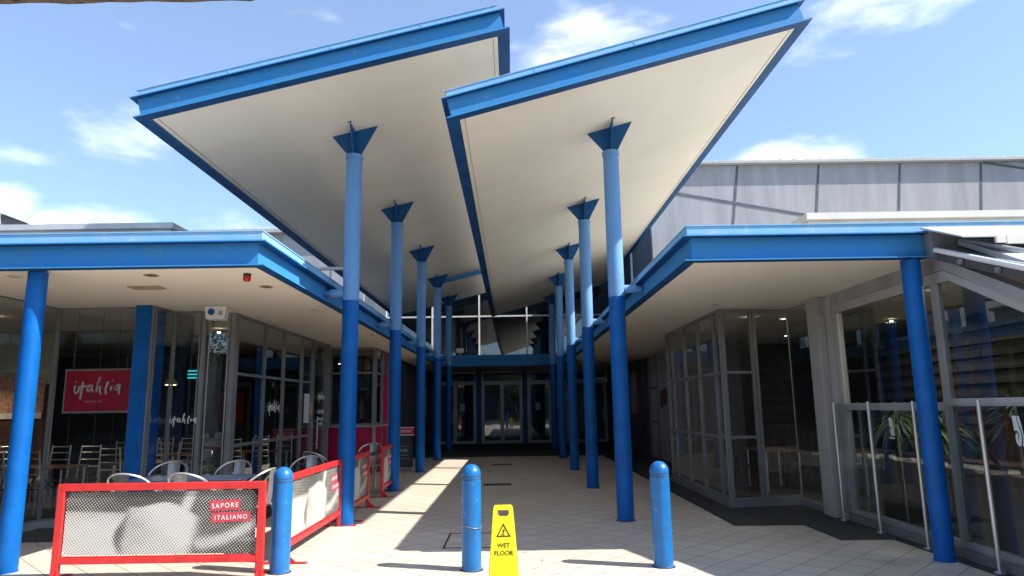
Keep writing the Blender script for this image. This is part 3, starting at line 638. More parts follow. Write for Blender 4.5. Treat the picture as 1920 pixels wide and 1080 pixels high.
# ================================================================== ENTRANCE HALL
EH = thing('entrance_hall', 'dark glazed entrance hall at the end of the walk, blue beam over its doors', 'building', (0, 0, 0))
bm = NB(); bx(bm, -4.4, 4.4, 27.36, 27.46, 3.24, 3.26); bx(bm, -4.4, 4.4, 27.44, 27.47, 3.26, 3.50); bx(bm, -4.4, 4.4, 27.36, 27.5, 3.50, 3.515); bx(bm, -4.4, 4.4, 27.38, 27.42, 3.515, 3.68); obj('blue_beam', bm, 'blue_beam', EH)
bm = NB(); bx(bm, -3.58, 4.28, 27.49, 30.98, 3.20, 3.235); obj('soffit', bm, 'cream', EH)
bm = NB(); bx(bm, -4.4, 4.4, 27.53, 38.2, 3.46, 3.49); obj('porch_roof', bm, 'roof_metal', EH)
bm = NB(); bx(bm, -4.4, 4.4, 30.99, 31.12, 3.19, 3.455); bx(bm, -4.4, 4.4, 27.472, 27.488, 3.20, 3.455); obj('header', bm, 'dark_wall', EH)
for xx in (-3.62, -1.48, .56, 2.62):
    bm = NB(); bx(bm, xx - .09, xx + .09, 30.9, 31.12, 0, 3.188); obj('pillar', bm, 'blue_deep', EH, bevel=.005)
def door(x0, x1, leaves):
    w_ = (x1 - x0) / leaves
    bm = NB(); bx(bm, x0 - .05, x0, 31.0, 31.1, 0, 3.188); bx(bm, x1, x1 + .05, 31.0, 31.1, 0, 3.188); bx(bm, x0, x1, 31.0, 31.1, 2.70, 2.78); bx(bm, x0, x1, 31.01, 31.09, 3.12, 3.188)
    fr = obj('door_frame', bm, 'door_metal', EH)
    bm = NB(); v = [bm.verts.new(p) for p in ((x0, 31.05, 2.78), (x1, 31.05, 2.78), (x1, 31.05, 3.12), (x0, 31.05, 3.12))]; bm.faces.new(v); obj('transom_pane', bm, 'glass_dark', fr)
    for k in range(leaves):
        a = x0 + k * w_ + .005; b = a + w_ - .01
        bm = NB(); F = .075
        bx(bm, a, a + F, 31.01, 31.07, .02, 2.695); bx(bm, b - F, b, 31.01, 31.07, .02, 2.695); bx(bm, a + F, b - F, 31.015, 31.065, .02, .14); bx(bm, a + F, b - F, 31.015, 31.065, 2.60, 2.695)
        d = obj('door', bm, 'door_metal', EH)
        bm = NB(); v = [bm.verts.new(p) for p in ((a + F, 31.04, .14), (b - F, 31.04, .14), (b - F, 31.04, 2.6), (a + F, 31.04, 2.6))]; bm.faces.new(v); obj('pane', bm, 'glass_dark', d)
        hx = (b - .12) if k == 0 else (a + .12)
        bm = NB(); 
        s_ = .05 if k == 0 else -.05
        tube(bm, [(hx + s_, 31.0, .95), (hx + s_, 30.93, .95), (hx - s_ * .0, 30.92, .96), (hx, 30.92, 1.48), (hx + s_, 30.93, 1.5), (hx + s_, 31.0, 1.5)], .014, 8); obj('handle', bm, 'door_metal', d)
door(-3.45, -1.66, 2); door(-1.32, .42, 2); door(.74, 1.72, 1); door(2.0, 2.45, 1); door(2.8, 4.2, 1)
bm = NB(); bx(bm, -16, 16, 38, 38.1, 0, 3.3); bx(bm, -16, 16, 31.2, 37.9, 3.14, 3.2); obj('inner_wall', bm, 'dark_wall', EH)
bm = NB(); bx(bm, -16, 16, 31.25, 38, -.1, .002); obj('inner_floor', bm, 'inner_floor', EH)
# upper glazing
UY = 28.2
bm = NB(); v = [bm.verts.new(p) for p in ((-5.2, UY, 3.5), (5.2, UY, 3.5), (5.2, UY, 9.2), (-5.2, UY, 9.2))]; bm.faces.new(v); up = obj('upper_window', bm, 'glass_dark', EH)
bm = NB()
for xx in (-5.2, -3.27, -1.32, .66, 2.62, 4.57): bx(bm, xx - .03, xx + .03, UY - .09, UY - .005, 3.5, 9.2); obj('mullion', bm, 'white', up); bm = NB()
vx = [-5.2, -3.27, -1.32, .66, 2.62, 4.57]
for zz in (5.34, 7.3):
    for a, b in zip(vx, vx[1:]):
        bm = NB(); bx(bm, a + .03, b - .03, UY - .08, UY - .005, zz - .03, zz + .03); obj('transom', bm, 'white', up)
bm = NB(); bx(bm, -5.2, 5.2, UY + .6, UY + .7, 3.4, 9.2); bx(bm, -5.2, 5.2, 27.60, 28.14, 3.50, 3.55); obj('inner_wall', bm, 'dark_wall', EH)
bm = NB(); bx(bm, 5.2, 5.35, 20.2, 28.3, 3.5, 9.0); obj('side_wall', bm, 'navy_wall', EH)
bm = NB(); bx(bm, -5.4, -5.2, 24.05, 28.3, 3.5, 8.5); obj('side_wall', bm, 'navy_wall', EH)
bm = NB(); bx(bm, -6, 5.3, 28.3, 40, 9.2, 9.3); obj('roof', bm, 'roof_metal', EH)

# grey panelled hall wings
WR = thing('panelled_hall', 'tall grey panel-clad hall wall with dark slanted joints above the right roof', 'building', (0, 0, 0))
bm = NB(); bx(bm, 4.3, 40, 20.0, 20.18, 3.4, 8.82); obj('wall', bm, 'grey_wall', WR)
bm = NB()
def jl(x0, z0, x1, z1, w=.07):
    d = Vector((x1 - x0, 0, z1 - z0)).normalized(); n = Vector((-d.z, 0, d.x)) * w / 2
    prism(bm, [Vector((x0, 19.988, z0)) - n, Vector((x1, 19.988, z1)) - n, Vector((x1, 19.988, z1)) + n, Vector((x0, 19.988, z0)) + n], (0, .01, 0))
for k in range(12):
    bm = NB(); jl(7.04 + k * 2.5, 8.80, 6.50 + k * 2.53, 5.0); obj('panel_joint', bm, 'navy_wall', WR)
bm = NB(); jl(4.3, 8.11, 9.15, 7.19); 
obj('panel_joint', bm, 'navy_wall', WR).location.y = -.004
bm = NB(); jl(14.62, 8.80, 18.2, 8.2); obj('panel_joint', bm, 'navy_wall', WR).location.y = -.004
bm = NB(); bx(bm, 4.2, 40, 19.80, 20.3, 8.83, 8.90); obj('gutter', bm, 'grey_light', WR)
bm = NB()
for k in range(90): bx(bm, 4.3 + k * .40, 4.38 + k * .40, 19.86, 22, 8.93, 8.965)
bx(bm, 4.25, 40, 19.84, 30, 8.902, 8.93); obj('roof', bm, 'roof_metal', WR)
WL = thing('panelled_hall', 'grey hall wall with a ribbed roof edge peeping over the left low roof', 'building', (0, 0, 0))
bm = NB(); bx(bm, -30, -5.2, 23.8, 24.0, 3.4, 7.86); obj('wall', bm, 'grey_wall', WL)
bm = NB(); bx(bm, -30, -5.0, 23.55, 24.2, 7.87, 7.98); obj('gutter', bm, 'grey_light', WL)
bm = NB(); bx(bm, -30, -5.0, 23.6, 30, 7.985, 8.01)
for k in range(60): bx(bm, -29.5 + k * .40, -29.42 + k * .40, 23.62, 25, 8.011, 8.045)
obj('roof', bm, 'roof_metal', WL)
# handrail pipe on left roof
bm = NB(); tube(bm, [(-5.3, 14.5, 4.62), (-3.45, 14.5, 4.62)], .04, 10); tube(bm, [(-3.9, 14.5, 3.51), (-3.9, 14.5, 4.62)], .025, 8); tube(bm, [(-3.9, 14.5, 4.3), (-3.55, 14.5, 3.51)], .018, 8)
tag(obj('roof_rail', bm, 'white'), 'white pipe rail on a braced stand on the left low roof', 'rail')
# distant white lean-to on the left
DS = thing('rooftop_shed', 'white-trimmed brown rooftop shed with sloping roof at the far left', 'shed', (-12.35, 16, 3.5))
bm = NB(); prism(bm, [(0, 0, 0), (.62, 0, 0), (.62, 0, 2.66), (0, 0, 2.90)], (0, 3, 0)); obj('wall', bm, 'brick_brown', DS)
bm = NB(); prism(bm, [(-.9, -.05, 3.27), (.68, -.05, 2.66), (.68, -.05, 2.80), (-.9, -.05, 3.42)], (0, 3.1, 0)); bx(bm, -.9, -.003, -.02, 3, 0, 2.92); obj('roof', bm, 'white', DS)
bm = NB(); bx(bm, -16.5, 16, 0, 0, 0, 0) if False else None
# dark eave above the camera's left
bm = NB()
pts = [(-9.0, 3.30), (-9.0, 3.226)]
for k in range(24):
    xx = -2.9 + k * .0815; pts.append((xx, 3.226 + random.uniform(-.004, .004)))
pts += [(-.99, 3.236), (-.985, 3.27)]
prism(bm, [(x, 2.5, z) for x, z in pts], (0, -.25, 0))
tag(obj('eave_board', bm, 'brown_eave'), 'rough dark brown board edge overhead in the top left corner', 'board')

# ================================================================== BOLLARDS
def make_bollard(loc, label):
    t = thing('bollard', label, 'bollard', loc, 0, 'three blue domed bollards across the walk')
    r = .098
    bm = NB(); lathe(bm, [(0, 0), (r + .003, 0), (r + .003, .01), (r, .013), (r, .87), (r - .006, .873), (r - .006, .882), (r, .885), (r, .897), (r - .006, .90), (r - .006, .909), (r, .912), (r, .925), (0, .925)], 32); obj('post', bm, 'blue_bollard', t)
    bm = NB(); lathe(bm, [(r + .0035, .001), (r + .020, .001), (r + .016, .006), (r + .0035, .007)], 32); obj('base_ring', bm, 'rubber', t)
    bm = NB(); prof = [(r, .9255)] + [(r * math.cos(a), .93 + r * 1.02 * math.sin(a)) for a in [i * math.pi / 2 / 9 for i in range(10)]]; prof[-1] = (0, prof[-1][1]); prof.insert(0, (0, .9255)); lathe(bm, prof, 32); obj('dome_cap', bm, 'blue_bollard', t)
    bm = NB(); lathe(bm, [(r - .0055, .8735), (r - .0035, .8740), (r - .0035, .8815), (r - .0055, .882)], 32); lathe(bm, [(r - .0055, .9005), (r - .0035, .901), (r - .0035, .9085), (r - .0055, .909)], 32); obj('groove', bm, 'navy_wall', t)
    return t
b0 = make_bollard((-2.36, 7.22, 0), 'blue domed bollard at the left, between the two nearest red barriers')
dup(b0, (-.43, 7.2, 0), 0, 'middle blue domed bollard with a thin chain round it, beside the yellow sign')
dup(b0, (1.5, 7.22, 0), 0, 'right-hand blue domed bollard standing alone on the tiles')

# ================================================================== WET FLOOR SIGN
WF = thing('wet_floor_sign', 'bright yellow folding wet floor sign with a black warning triangle by the middle bollard', 'sign', (-.10, 6.62, 0), R(3))
def sign_panel(sgn):
    """leaning panel, local x across, top hinged"""
    H = .70
    def P(x, s): return (x, sgn * (.012 + (H - s) * .17), s)   # s = height
    def wd(s): return .142 - .052 * s / H
    bm = NB()
    outl = [(-wd(0), .0), (-wd(H) , H - .02), (-wd(H) + .012, H), (wd(H) - .012, H), (wd(H), H - .02), (wd(0), 0), (wd(0) - .052, 0), (.062, .045), (.03, .068), (-.03, .068), (-.062, .045), (-wd(0) + .052, 0)]
    d = Vector((0, -sgn * .016, 0))
    # grid columns avoided: build as polygon with handle slot cut by four pieces
    hs, ht = .60, .655   # handle slot
    def poly(pp): prism(bm, [P(x, s) for x, s in pp], d)
    poly([(-wd(0), 0), (-wd(.2), .2), (wd(.2), .2), (wd(0), 0), (wd(0) - .052, 0), (.062, .045), (.03, .068), (-.03, .068), (-.062, .045), (-wd(0) + .052, 0)])
    poly([(-wd(.2), .2), (-wd(hs), hs), (wd(hs), hs), (wd(.2), .2)])
    poly([(-wd(hs), hs), (-wd(ht), ht), (-.05, ht), (-.055, (hs + ht) / 2), (-.04, hs)])
    poly([(wd(hs), hs), (.04, hs), (.055, (hs + ht) / 2), (.05, ht), (wd(ht), ht)])
    poly([(-wd(ht), ht), (-wd(H), H - .02), (-wd(H) + .012, H), (wd(H) - .012, H), (wd(H), H - .02), (wd(ht), ht)])
    return bm
sp = obj('front_panel', sign_panel(-1), 'yellow', WF, bevel=.003)
obj('back_panel', sign_panel(1), 'yellow', WF, bevel=.003)
tilt = math.atan(.17)
def on_face(x, s, off=.0035):
    return (x, -(.012 + (.70 - s) * .17) - off, s)
def flat_ring(pts_o, pts_i, mat, name, par, off=.003):
    bm = NB(); n = len(pts_o)
    for i in range(n):
        j = (i + 1) % n
        prism(bm, [on_face(*pts_o[i], off), on_face(*pts_o[j], off), on_face(*pts_i[j], off), on_face(*pts_i[i], off)], (0, .001, 0))
    return obj(name, bm, mat, par)
def tri(c, r): return [(0 + r * math.cos(a), c + r * math.sin(a)) for a in (R(90), R(210), R(330))]
flat_ring(tri(.465, .078), tri(.465, .058), 'black', 'warning_triangle', sp)
bm = NB()
def lim(pts, r=.003): tube(bm, [on_face(x, s, .003) for x, s in pts], r, 6, flat=(1, .4, 1))
lim([(.004, .485), (.000, .468), (-.004, .452)], .0045); lim([(.000, .470), (.012, .476), (.016, .484)]); lim([(0, .472), (-.010, .480)])
lim([(-.004, .452), (-.016, .446), (-.024, .438)], .0035); lim([(-.004, .452), (.006, .444), (.002, .432)], .0035)
lathe(bm, [(0, -.005), (.005, 0), (0, .005)], 10, c=on_face(.006, .495, .004))
obj('slipping_figure', bm, 'black', sp)
text('sign_text', 'WET', .058, 'black', sp, on_face(0, .335), (R(90) - tilt, 0, 0), .0008, .95, 'CENTER', 0)
text('sign_text', 'FLOOR', .058, 'black', sp, on_face(0, .270), (R(90) - tilt, 0, 0), .0008, .95, 'CENTER', 0)
bm = NB()
for a, b, s_ in ((-.085, .075, .20), (-.085, .07, .185)): tube(bm, [on_face(a, s_, .001), on_face(b, s_, .001)], .002, 6)
tube(bm, [on_face(.075, .20, .001), on_face(.075, .185, .001)], .002, 6)
obj('ridge', bm, 'yellow', sp)
for sx in (-1, 1):
    bm = NB(); bx(bm, sx * .07 - .012, sx * .07 + .012, -.014, .014, .672, .69); obj('hinge', bm, 'yellow', WF)
# chain
bm = NB(); c = []
for k in range(25):
    a = 2 * math.pi * k / 24 + 1.2; c.append((-.43 + .104 * math.cos(a), 7.2 + .104 * math.sin(a), .42 + .012 * math.sin(a * 2)))
tube(bm, c, .0035, 6)
pts = [(-.36, 7.12, .42)]
for k in range(1, 11):
    u = k / 10; pts.append((-.36 + .21 * u, 7.12 - .56 * u, .42 + .22 * u - .10 * math.sin(math.pi * u)))
pts += [(-.12, 6.52, .60), (-.08, 6.51, .585)]
tube(bm, pts, .003, 6)
tag(obj('chain', bm, 'grey_metal'), 'thin grey chain looped round the middle bollard and tied to the yellow sign', 'chain')

# ================================================================== RED BARRIERS
def sm(a, b, x):
    t = max(0, min(1, (x - a) / (b - a))); return t * t * (3 - 2 * t)
def tone(u, v, seed):
    def edge(x, w=.05): return sm(-w, w, x)
    q = .26 + .10 * math.sin(u * 9 + 1) * v
    left = edge(.70 - .10 * u - v, .03) * edge(.30 - .04 * math.sin(v * 6) - u, .02)          # pale fold at the left
    q = q * (1 - left) + left * (.80 - .18 * sm(.45, .70, v))
    h = .80 - 2.6 * (u - .44) ** 2 - .04 * math.sin(u * 20)                                   # rounded fold in the middle
    mid = edge(h - v, .03) * edge(u - .29 - .05 * v, .03) * edge(.66 + .06 * v - u, .05)
    q = q * (1 - mid) + mid * (.82 - .35 * (1 - sm(0, .22, u - .29)) * (1 - v) - .10 * math.sin(u * 14 + v * 5))
    rid = math.exp(-((u - .66 + .10 * (1 - v) * 1.2) / .045) ** 2) * sm(.25, .6, v); q = max(q, .78 * rid)
    rgt = edge(u - .66, .05) * math.exp(-((v - .42 - .25 * math.sin(u * 6.5)) / .17) ** 2); q = max(q, .66 * rgt)
    rg2 = edge(u - .70, .04) * math.exp(-((v - .12 - .1 * u) / .07) ** 2); q = max(q, .46 * rg2)
    if u > .55: q -= .22 * sm(.12, .0, v) if False else 0
    q += .03 * math.sin(u * 37 + seed * 2) * math.sin(v * 23)
    return max(.16, min(.84, q))
def barrier(Ln, loc, rz, label, seed=0):
    t = thing('barrier', label, 'barrier', loc, rz, 'red framed barriers with printed screens')
    H = .91; w_ = .07; dpt = .05
    bm = NB(); bx(bm, 0, w_, -dpt / 2, dpt / 2, .012, H - w_); bx(bm, Ln - w_, Ln, -dpt / 2, dpt / 2, .012, H - w_); bx(bm, 0, Ln, -dpt / 2, dpt / 2, H - w_ + .0005, H)
    bx(bm, w_ + .0005, Ln - w_ - .0005, -dpt / 2 + .001, dpt / 2 - .001, .15, .21); bx(bm, w_ + .02, Ln - w_ - .02, -.006, .006, .2105, .222)
    obj('frame', bm, 'red', t, bevel=.004)
    for x in (w_ / 2, Ln - w_ / 2):
        bm = NB(); prism(bm, [(x - .035, -.24, 0.006), (x + .035, -.24, 0.006), (x + .035, .24, 0.006), (x - .035, .24, 0.006)], (0, 0, .006)); prism(bm, [(x - .004, -.12, .0125), (x - .004, -.026, .0125), (x - .004, -.026, .10)], (.008, 0, 0)); obj('foot', bm, 'red', t)
    # screen
    x0, x1, z0, z1 = w_ + .018, Ln - w_ - .018, .232, H - w_ - .012
    nx, nz = max(12, int((x1 - x0) / .02)), 30
    bm = NB(); lay = bm.verts.layers.float_color.new('tone'); g = [[None] * (nz + 1) for _ in range(nx + 1)]
    for i in range(nx + 1):
        for j in range(nz + 1):
            u, v = i / nx, j / nz
            if Ln < 1.6: u_ = .25 + u * .75
            else: u_ = u
            vt = bm.verts.new((x0 + (x1 - x0) * u, -.002, z0 + (z1 - z0) * v)); q = tone(u_, v, seed); vt[lay] = (q, q, q, 1); g[i][j] = vt
    for i in range(nx):
        for j in range(nz):
            cu = min(i, nx - 1 - i) * (x1 - x0) / nx + min(j, nz - 1 - j) * (z1 - z0) / nz
            if cu < .03: continue
            bm.faces.new((g[i][j], g[i + 1][j], g[i + 1][j + 1], g[i][j + 1]))
    bmesh.ops.delete(bm, geom=[v for v in bm.verts if not v.link_faces], context='VERTS')
    me = bpy.data.meshes.new('screen'); bm.to_mesh(me); bm.free(); me.materials.append(MT['banner'])
    so_ = bpy.data.objects.new('screen', me); COL.objects.link(so_); so_.parent = t
    sd = so_.modifiers.new('solid', 'SOLIDIFY'); sd.thickness = .002; sd.offset = 1
    # ties at the corners
    bm = NB()
    for (a, b, c_, d) in ((w_, .2105, x0 + .03, z0 + .02), (Ln - w_, .2105, x1 - .03, z0 + .02), (w_, H - w_, x0 + .03, z1 - .02), (Ln - w_, H - w_, x1 - .03, z1 - .02)):
        tube(bm, [(a, -.004, b), (c_, -.004, d)], .0025, 6)
    obj('tie', bm, 'black', t)
    def plate(s, xa, xb, za, zb, rot):
        bm = NB(); cx, cz = (xa + xb) / 2, (za + zb) / 2; a, b = (xb - xa) / 2, (zb - za) / 2
        bx(bm, -a, a, -.0015, 0, -b, b); p = obj('word_plate', bm, 'label_red', t, loc=(cx, -.0065, cz), rot=(0, -rot, 0))
        text('lettering', s, (zb - za) * .66, 'white', p, (0, -.003, -(zb - za) * .24), (R(90), 0, 0), .0008, .90, 'CENTER', .0004, 1.35)
    xr = x1 - .06 if Ln > 1.6 else x1 - .03
    k = 1.0 if Ln > 1.6 else .95
    plate('SAPORE', xr - .40 * k, xr - .10 * k, .635, .735, R(3)); plate('ITALIANO', xr - .38 * k, xr + .01, .525, .620, R(2))
    return t
barrier(2.06, (-4.52, 7.02, 0), 0, 'long red barrier with halftone picture screen facing the camera at lower left', 0)
barrier(2.38, (-2.44, 7.58, 0), R(90), 'red barrier running back from the left bollard to the nearest left column', 1)
barrier(1.45, (-2.42, 10.28, 0), R(90), 'short red barrier just behind the nearest left column', 2)
barrier(1.12, (-2.42, 12.95, 0), R(90), 'farthest red barrier, beside the second left column', 3)

# ================================================================== CHAIRS & TABLES outside
def make_chair(loc, rz, label, group='aluminium cafe chairs inside the red barriers'):
    t = thing('cafe_chair', label, 'chair', loc, rz, group)
    # faces -y (front), back at +y ; z seat .45
    r = .26
    bm = NB(); pts = []
    for k in range(19):
        a = math.pi * k / 18; x = -r * math.cos(a); y = .02 + .24 * math.sin(a); z = .69 + .20 * math.sin(a) ** .75
        pts.append((x, y, z))
    pts = [(-.25, -.19, .45), (-.265, -.16, .62)] + pts + [(.265, -.16, .62), (.25, -.19, .45)]
    tube(bm, pts, .0125, 8); obj('back_rail', bm, 'alu', t)
    bm = NB()
    grid = []
    for i in range(5):
        row = []
        for j in range(7):
            z = .47 + (.875 - .47) * j / 6; x = -.075 - .012 * (j / 6) + (.15 + .024 * j / 6) * i / 4; y = .215 + .045 * (j / 6) + .02 * math.cos(math.pi * (i / 4 - .5))
            row.append(bm.verts.new((x, y, z)))
        grid.append(row)
    for i in range(4):
        for j in range(6): bm.faces.new((grid[i][j], grid[i + 1][j], grid[i + 1][j + 1], grid[i][j + 1])).smooth = True
    bmesh.ops.solidify(bm, geom=bm.faces[:], thickness=.006)
    obj('back_splat', bm, 'alu', t)
    bm = NB()
    o = [(-.20, -.20), (-.16, -.23), (.16, -.23), (.20, -.20), (.21, .10), (.17, .21), (-.17, .21), (-.21, .10)]
    prism(bm, [(x, y, .445) for x, y in o], (0, 0, .014)); obj('seat', bm, 'alu', t, bevel=.004)
    for sx in (-1, 1):
        bm = NB(); tube(bm, [(sx * .25, -.19, .45), (sx * .235, -.21, .40), (sx * .23, -.24, 0.002)], .0125, 8); obj('leg', bm, 'alu', t)
        bm = NB(); tube(bm, [(sx * .19, .18, .445), (sx * .21, .21, .2), (sx * .22, .24, 0.002)], .0125, 8); obj('leg', bm, 'alu', t)
    return t
ch = make_chair((-4.62, 8.55, 0), R(180), 'left one of the two chairs with backs just over the long red barrier')
dup(ch, (-3.88, 8.52, 0), R(172), 'right one of the two chairs with backs just over the long red barrier')
dup(ch, (-4.90, 9.92, 0), R(4), 'cafe chair beyond the tables, in front of the palm window')
dup(ch, (-4.02, 10.0, 0), R(-6), 'cafe chair beyond the tables, close to the grid window corner')
dup(ch, (-3.25, 8.78, 0), R(-95), 'cafe chair turned sideways at the right end of the tables')
dup(ch, (-3.18, 10.75, 0), R(-5), 'cafe chair behind the red barrier that runs back from the left bollard')
dup(ch, (-3.42, 12.3, 0), R(150), 'cafe chair half hidden by the nearest left column')
dup(ch, (-2.98, 14.5, 0), R(-10), 'farthest cafe chair, before the crimson kiosk')
def make_table(loc, rz, label):
    t = thing('cafe_table', label, 'table', loc, rz, 'dark square cafe tables inside the red barriers')
    bm = NB(); bx(bm, -.36, .36, -.36, .36, .725, .75); obj('tabletop', bm, 'table_blue', t, bevel=.01)
    bm = NB(); tube(bm, [(0, 0, .03), (0, 0, .724)], .03, 12); obj('pedestal', bm, 'alu', t)
    bm = NB(); bx(bm, -.25, .25, -.03, .03, .004, .03); bx(bm, -.03, .03, -.25, -.031, .004, .03); bx(bm, -.03, .03, .031, .25, .004, .03); obj('base', bm, 'alu', t)
    return t
tb = make_table((-4.62, 9.25, 0), 0, 'dark cafe table on the left, before the blue pillar')
dup(tb, (-3.86, 9.28, 0), R(3), 'dark cafe table on the right of its pair, near the left bollard')
dup(tb, (-3.1, 11.55, 0), 0, 'dark cafe table between the chairs behind the nearest left column')
dup(tb, (-3.0, 13.7, 0), 0, 'farthest dark cafe table, by the last red barrier')

# ================================================================== SIGNS
HS = thing('hanging_sign', 'red sign with white hand-lettered script hung behind the left restaurant glass', 'sign', (-6.16, 10.24, 1.93))
bm = NB(); bx(bm, -.50, .50, -.012, .012, -.325, .325); obj('sign_frame', bm, 'alu', HS)
bm = NB(); bx(bm, -.475, .475, -.018, -.0125, -.30, .30); pnl = obj('sign_panel', bm, 'sign_red', HS)
o = obj('script_lettering', script_bm(.70, .016), 'white', pnl, loc=(.0, -.021, .04))
text('small_lettering', 'RESTAURANT', .035, 'white', pnl, (-.04, -.0195, -.17), (R(90), 0, 0), .0005, 1.2, 'CENTER')
for sx in (-.4, .4):
    bm = NB(); tube(bm, [(sx, 0, .325), (sx, 0, 1.22)], .003, 6); obj('wire', bm, 'steel', HS)
def decal(w_, r, loc, rz, label):
    o = obj('window_lettering', script_bm(w_, r), 'white', loc=loc, rot=(0, 0, rz)); return tag(o, label, 'lettering')
decal(.62, .014, (-4.435, 12.86, 1.66), R(90), 'white script lettering on the grid window pane left of the menu')
decal(.50, .013, (-4.425, 15.98, 1.90), R(90), 'white script lettering on the glass of the restaurant door')
decal(.42, .010, (-5.06, 10.65, 1.48), 0, 'small faint white script lettering on the glass above the indoor palm')
dn = bpy.data.objects.new('door_notice', None); COL.objects.link(dn); dn.location = (-4.425, 15.98, 1.5); dn.rotation_euler = (0, 0, R(90)); tag(dn, 'white telephone and opening lines below the script on the restaurant door', 'notice')
text('notice_line', '8362 0700', .125, 'white', dn, (0, 0, .02), (R(90), 0, 0), .001, .9, 'CENTER', .001)
text('notice_line', 'OPEN 7 DAYS', .075, 'white', dn, (0, 0, -.13), (R(90), 0, 0), .001, .85, 'CENTER', .001)
text('notice_line', 'DINNER', .075, 'white', dn, (0, 0, -.24), (R(90), 0, 0), .001, .85, 'CENTER', .001)
bm = NB(); bx(bm, -4.437, -4.43, 14.72, 15.08, 1.33, 1.95); tag(obj('menu_board', bm, 'paper'), 'tall pale menu board stuck on the window beside the restaurant door', 'menu')
bm = NB(); bx(bm, -4.437, -4.43, 15.13, 15.30, 1.50, 1.76); tag(obj('flyer', bm, 'poster_tan'), 'small pinkish flyer on the window beside the door', 'flyer')
bm = NB(); bx(bm, -4.22, -4.08, KY - .045, KY - .04, 1.20, 1.38); tag(obj('notice_card', bm, 'white'), 'small white card standing on the kiosk sill', 'card')

# chalkboard A-frame
AF = thing('chalkboard_stand', 'black A-frame chalkboard with a red header strip behind the second left column', 'chalkboard', (-2.93, 18.3, 0), R(12))
bm = NB(); prism(bm, [(-.30, -.20, .10), (.30, -.20, .10), (.30, -.03, .92), (-.30, -.03, .92)], (0, .02, 0)); bo = obj('board', bm, 'black', AF)
bm = NB(); prism(bm, [(-.30, .20, .10), (.30, .20, .10), (.30, .03, .92), (-.30, .03, .92)], (0, -.02, 0)); obj('back_board', bm, 'inner_cream', AF)
bm = NB(); bx(bm, -.34, .34, -.035, .0, .925, 1.10); hd = obj('header', bm, 'sign_red', AF)
bm = NB(); bx(bm, -.34, .34, -.037, .0, 1.101, 1.12); bx(bm, -.34, .34, -.037, 0, .905, .924); obj('header_trim', bm, 'white', AF)
text('header_text', 'ON DRAUGHT', .085, 'white', hd, (0, -.037, .985), (R(90), 0, 0), .001, 1.0, 'CENTER', .001)
for i, (s, sz) in enumerate((('LUNCH', .07), ('SPECIAL', .10), ('$12.90', .08), ('today', .07))):
    if s in ('$12.90', 'LUNCH', 'today'): continue
    text('chalk_text', s, sz, 'paper', bo, (0, -.145, .50), (R(78), 0, 0), .001, 1.0, 'CENTER')
bm = NB()
random.seed(3)
for zz in (.62, .40, .31):
    x = -.18
    while x < .18:
        w_ = random.uniform(.02, .05); yy = -.2 + (zz - .1) / .82 * .17 - .004
        tube(bm, [(x, yy, zz), (x + w_ * .5, yy - .001, zz + random.uniform(.01, .04)), (x + w_, yy, zz + random.uniform(-.01, .02))], .003, 5); x += w_ + .015
obj('chalk_marks', bm, 'paper', AF)
for sx in (-.28, .28):
    for yy, yt in ((-.22, -.2), (.22, .2)):
        bm = NB(); tube(bm, [(sx, yy, .005), (sx, yt, .10)], .012, 8); obj('leg', bm, 'alu', AF)

# framed poster + plaque
PF = thing('framed_poster', 'tall framed blue and orange poster on the dark wall right of the entrance doors', 'poster', (4.29, 24.15, 2.03))
bm = NB(); bx(bm, -.04, 0, -.75, .75, -.75, .75); obj('frame', bm, 'wood', PF)
bm = NB(); bx(bm, -.046, -.041, -.55, .55, -.68, .68); obj('print', bm, 'poster_blue', PF)
bm = NB(); pp = [(0, .0), (.05, .42), (.2, .46), (.3, .40), (.42, .44), (.5, .52), (.62, .43), (.66, .2), (.60, .05), (.5, -.02), (.40, .06), (.2, .0), (.12, -.08)]
prism(bm, [(4.44, 20.62 - a * 1.3, 1.58 + b) for a, b in pp], (-.02, 0, 0)); tag(obj('wall_plaque', bm, 'timber_dark'), 'dark irregular map-shaped plaque on the grey stone panel wall', 'plaque')
bm = NB(); bx(bm, -3.59, -3.55, 28.2, 28.8, 1.3, 2.4); tag(obj('wall_poster', bm, 'poster_tan'), 'tan and red poster on the dark wall beyond the crimson kiosk', 'poster')
for x, lab in ((-2.35, 'white notice paper on the left entrance door glass'), (1.05, 'white notice paper on the right entrance door glass')):
    bm = NB(); bx(bm, x, x + .22, 31.0, 31.006, 1.45, 1.78); tag(obj('notice_paper', bm, 'paper'), lab, 'notice')

# ================================================================== CEILING FIXTURES
SP = thing('wall_speaker', 'white box speaker with a blue disc under the left soffit by the palm window', 'speaker', (-4.44, 10.2, 3.07), R(8))
bm = NB(); prism(bm, [(-.16, -.1, .09), (.16, -.1, .09), (.13, -.1, -.11), (-.13, -.1, -.11)], (0, .2, 0)); obj('cabinet', bm, 'white', SP, bevel=.01)
bm = NB(); tube(bm, [(-.055, -.101, 0), (-.055, -.108, 0)], .05, 20); obj('blue_disc', bm, 'blue_deep', SP)
bm = NB(); bx(bm, .05, .11, -.104, -.101, -.05, .02); obj('grille', bm, 'grey_light', SP)
ST = thing('alarm_strobe', 'small red alarm light hanging from the left soffit', 'alarm light', (-3.05, 7.75, 3.168))
bm = NB(); lathe(bm, [(0, 0), (.042, 0), (.042, -.03), (0, -.03)], 20); obj('base', bm, 'black', ST)
bm = NB(); lathe(bm, [(0, -.031), (.044, -.031), (.042, -.075), (.03, -.09), (0, -.092)], 20); obj('lens', bm, 'strobe', ST)
bm = NB(); bx(bm, -4.82, -4.42, 8.42, 8.62, 3.155, 3.168)
for k in range(7): bx(bm, -4.80, -4.44, 8.44 + k * .025, 8.45 + k * .025, 3.148, 3.1545)
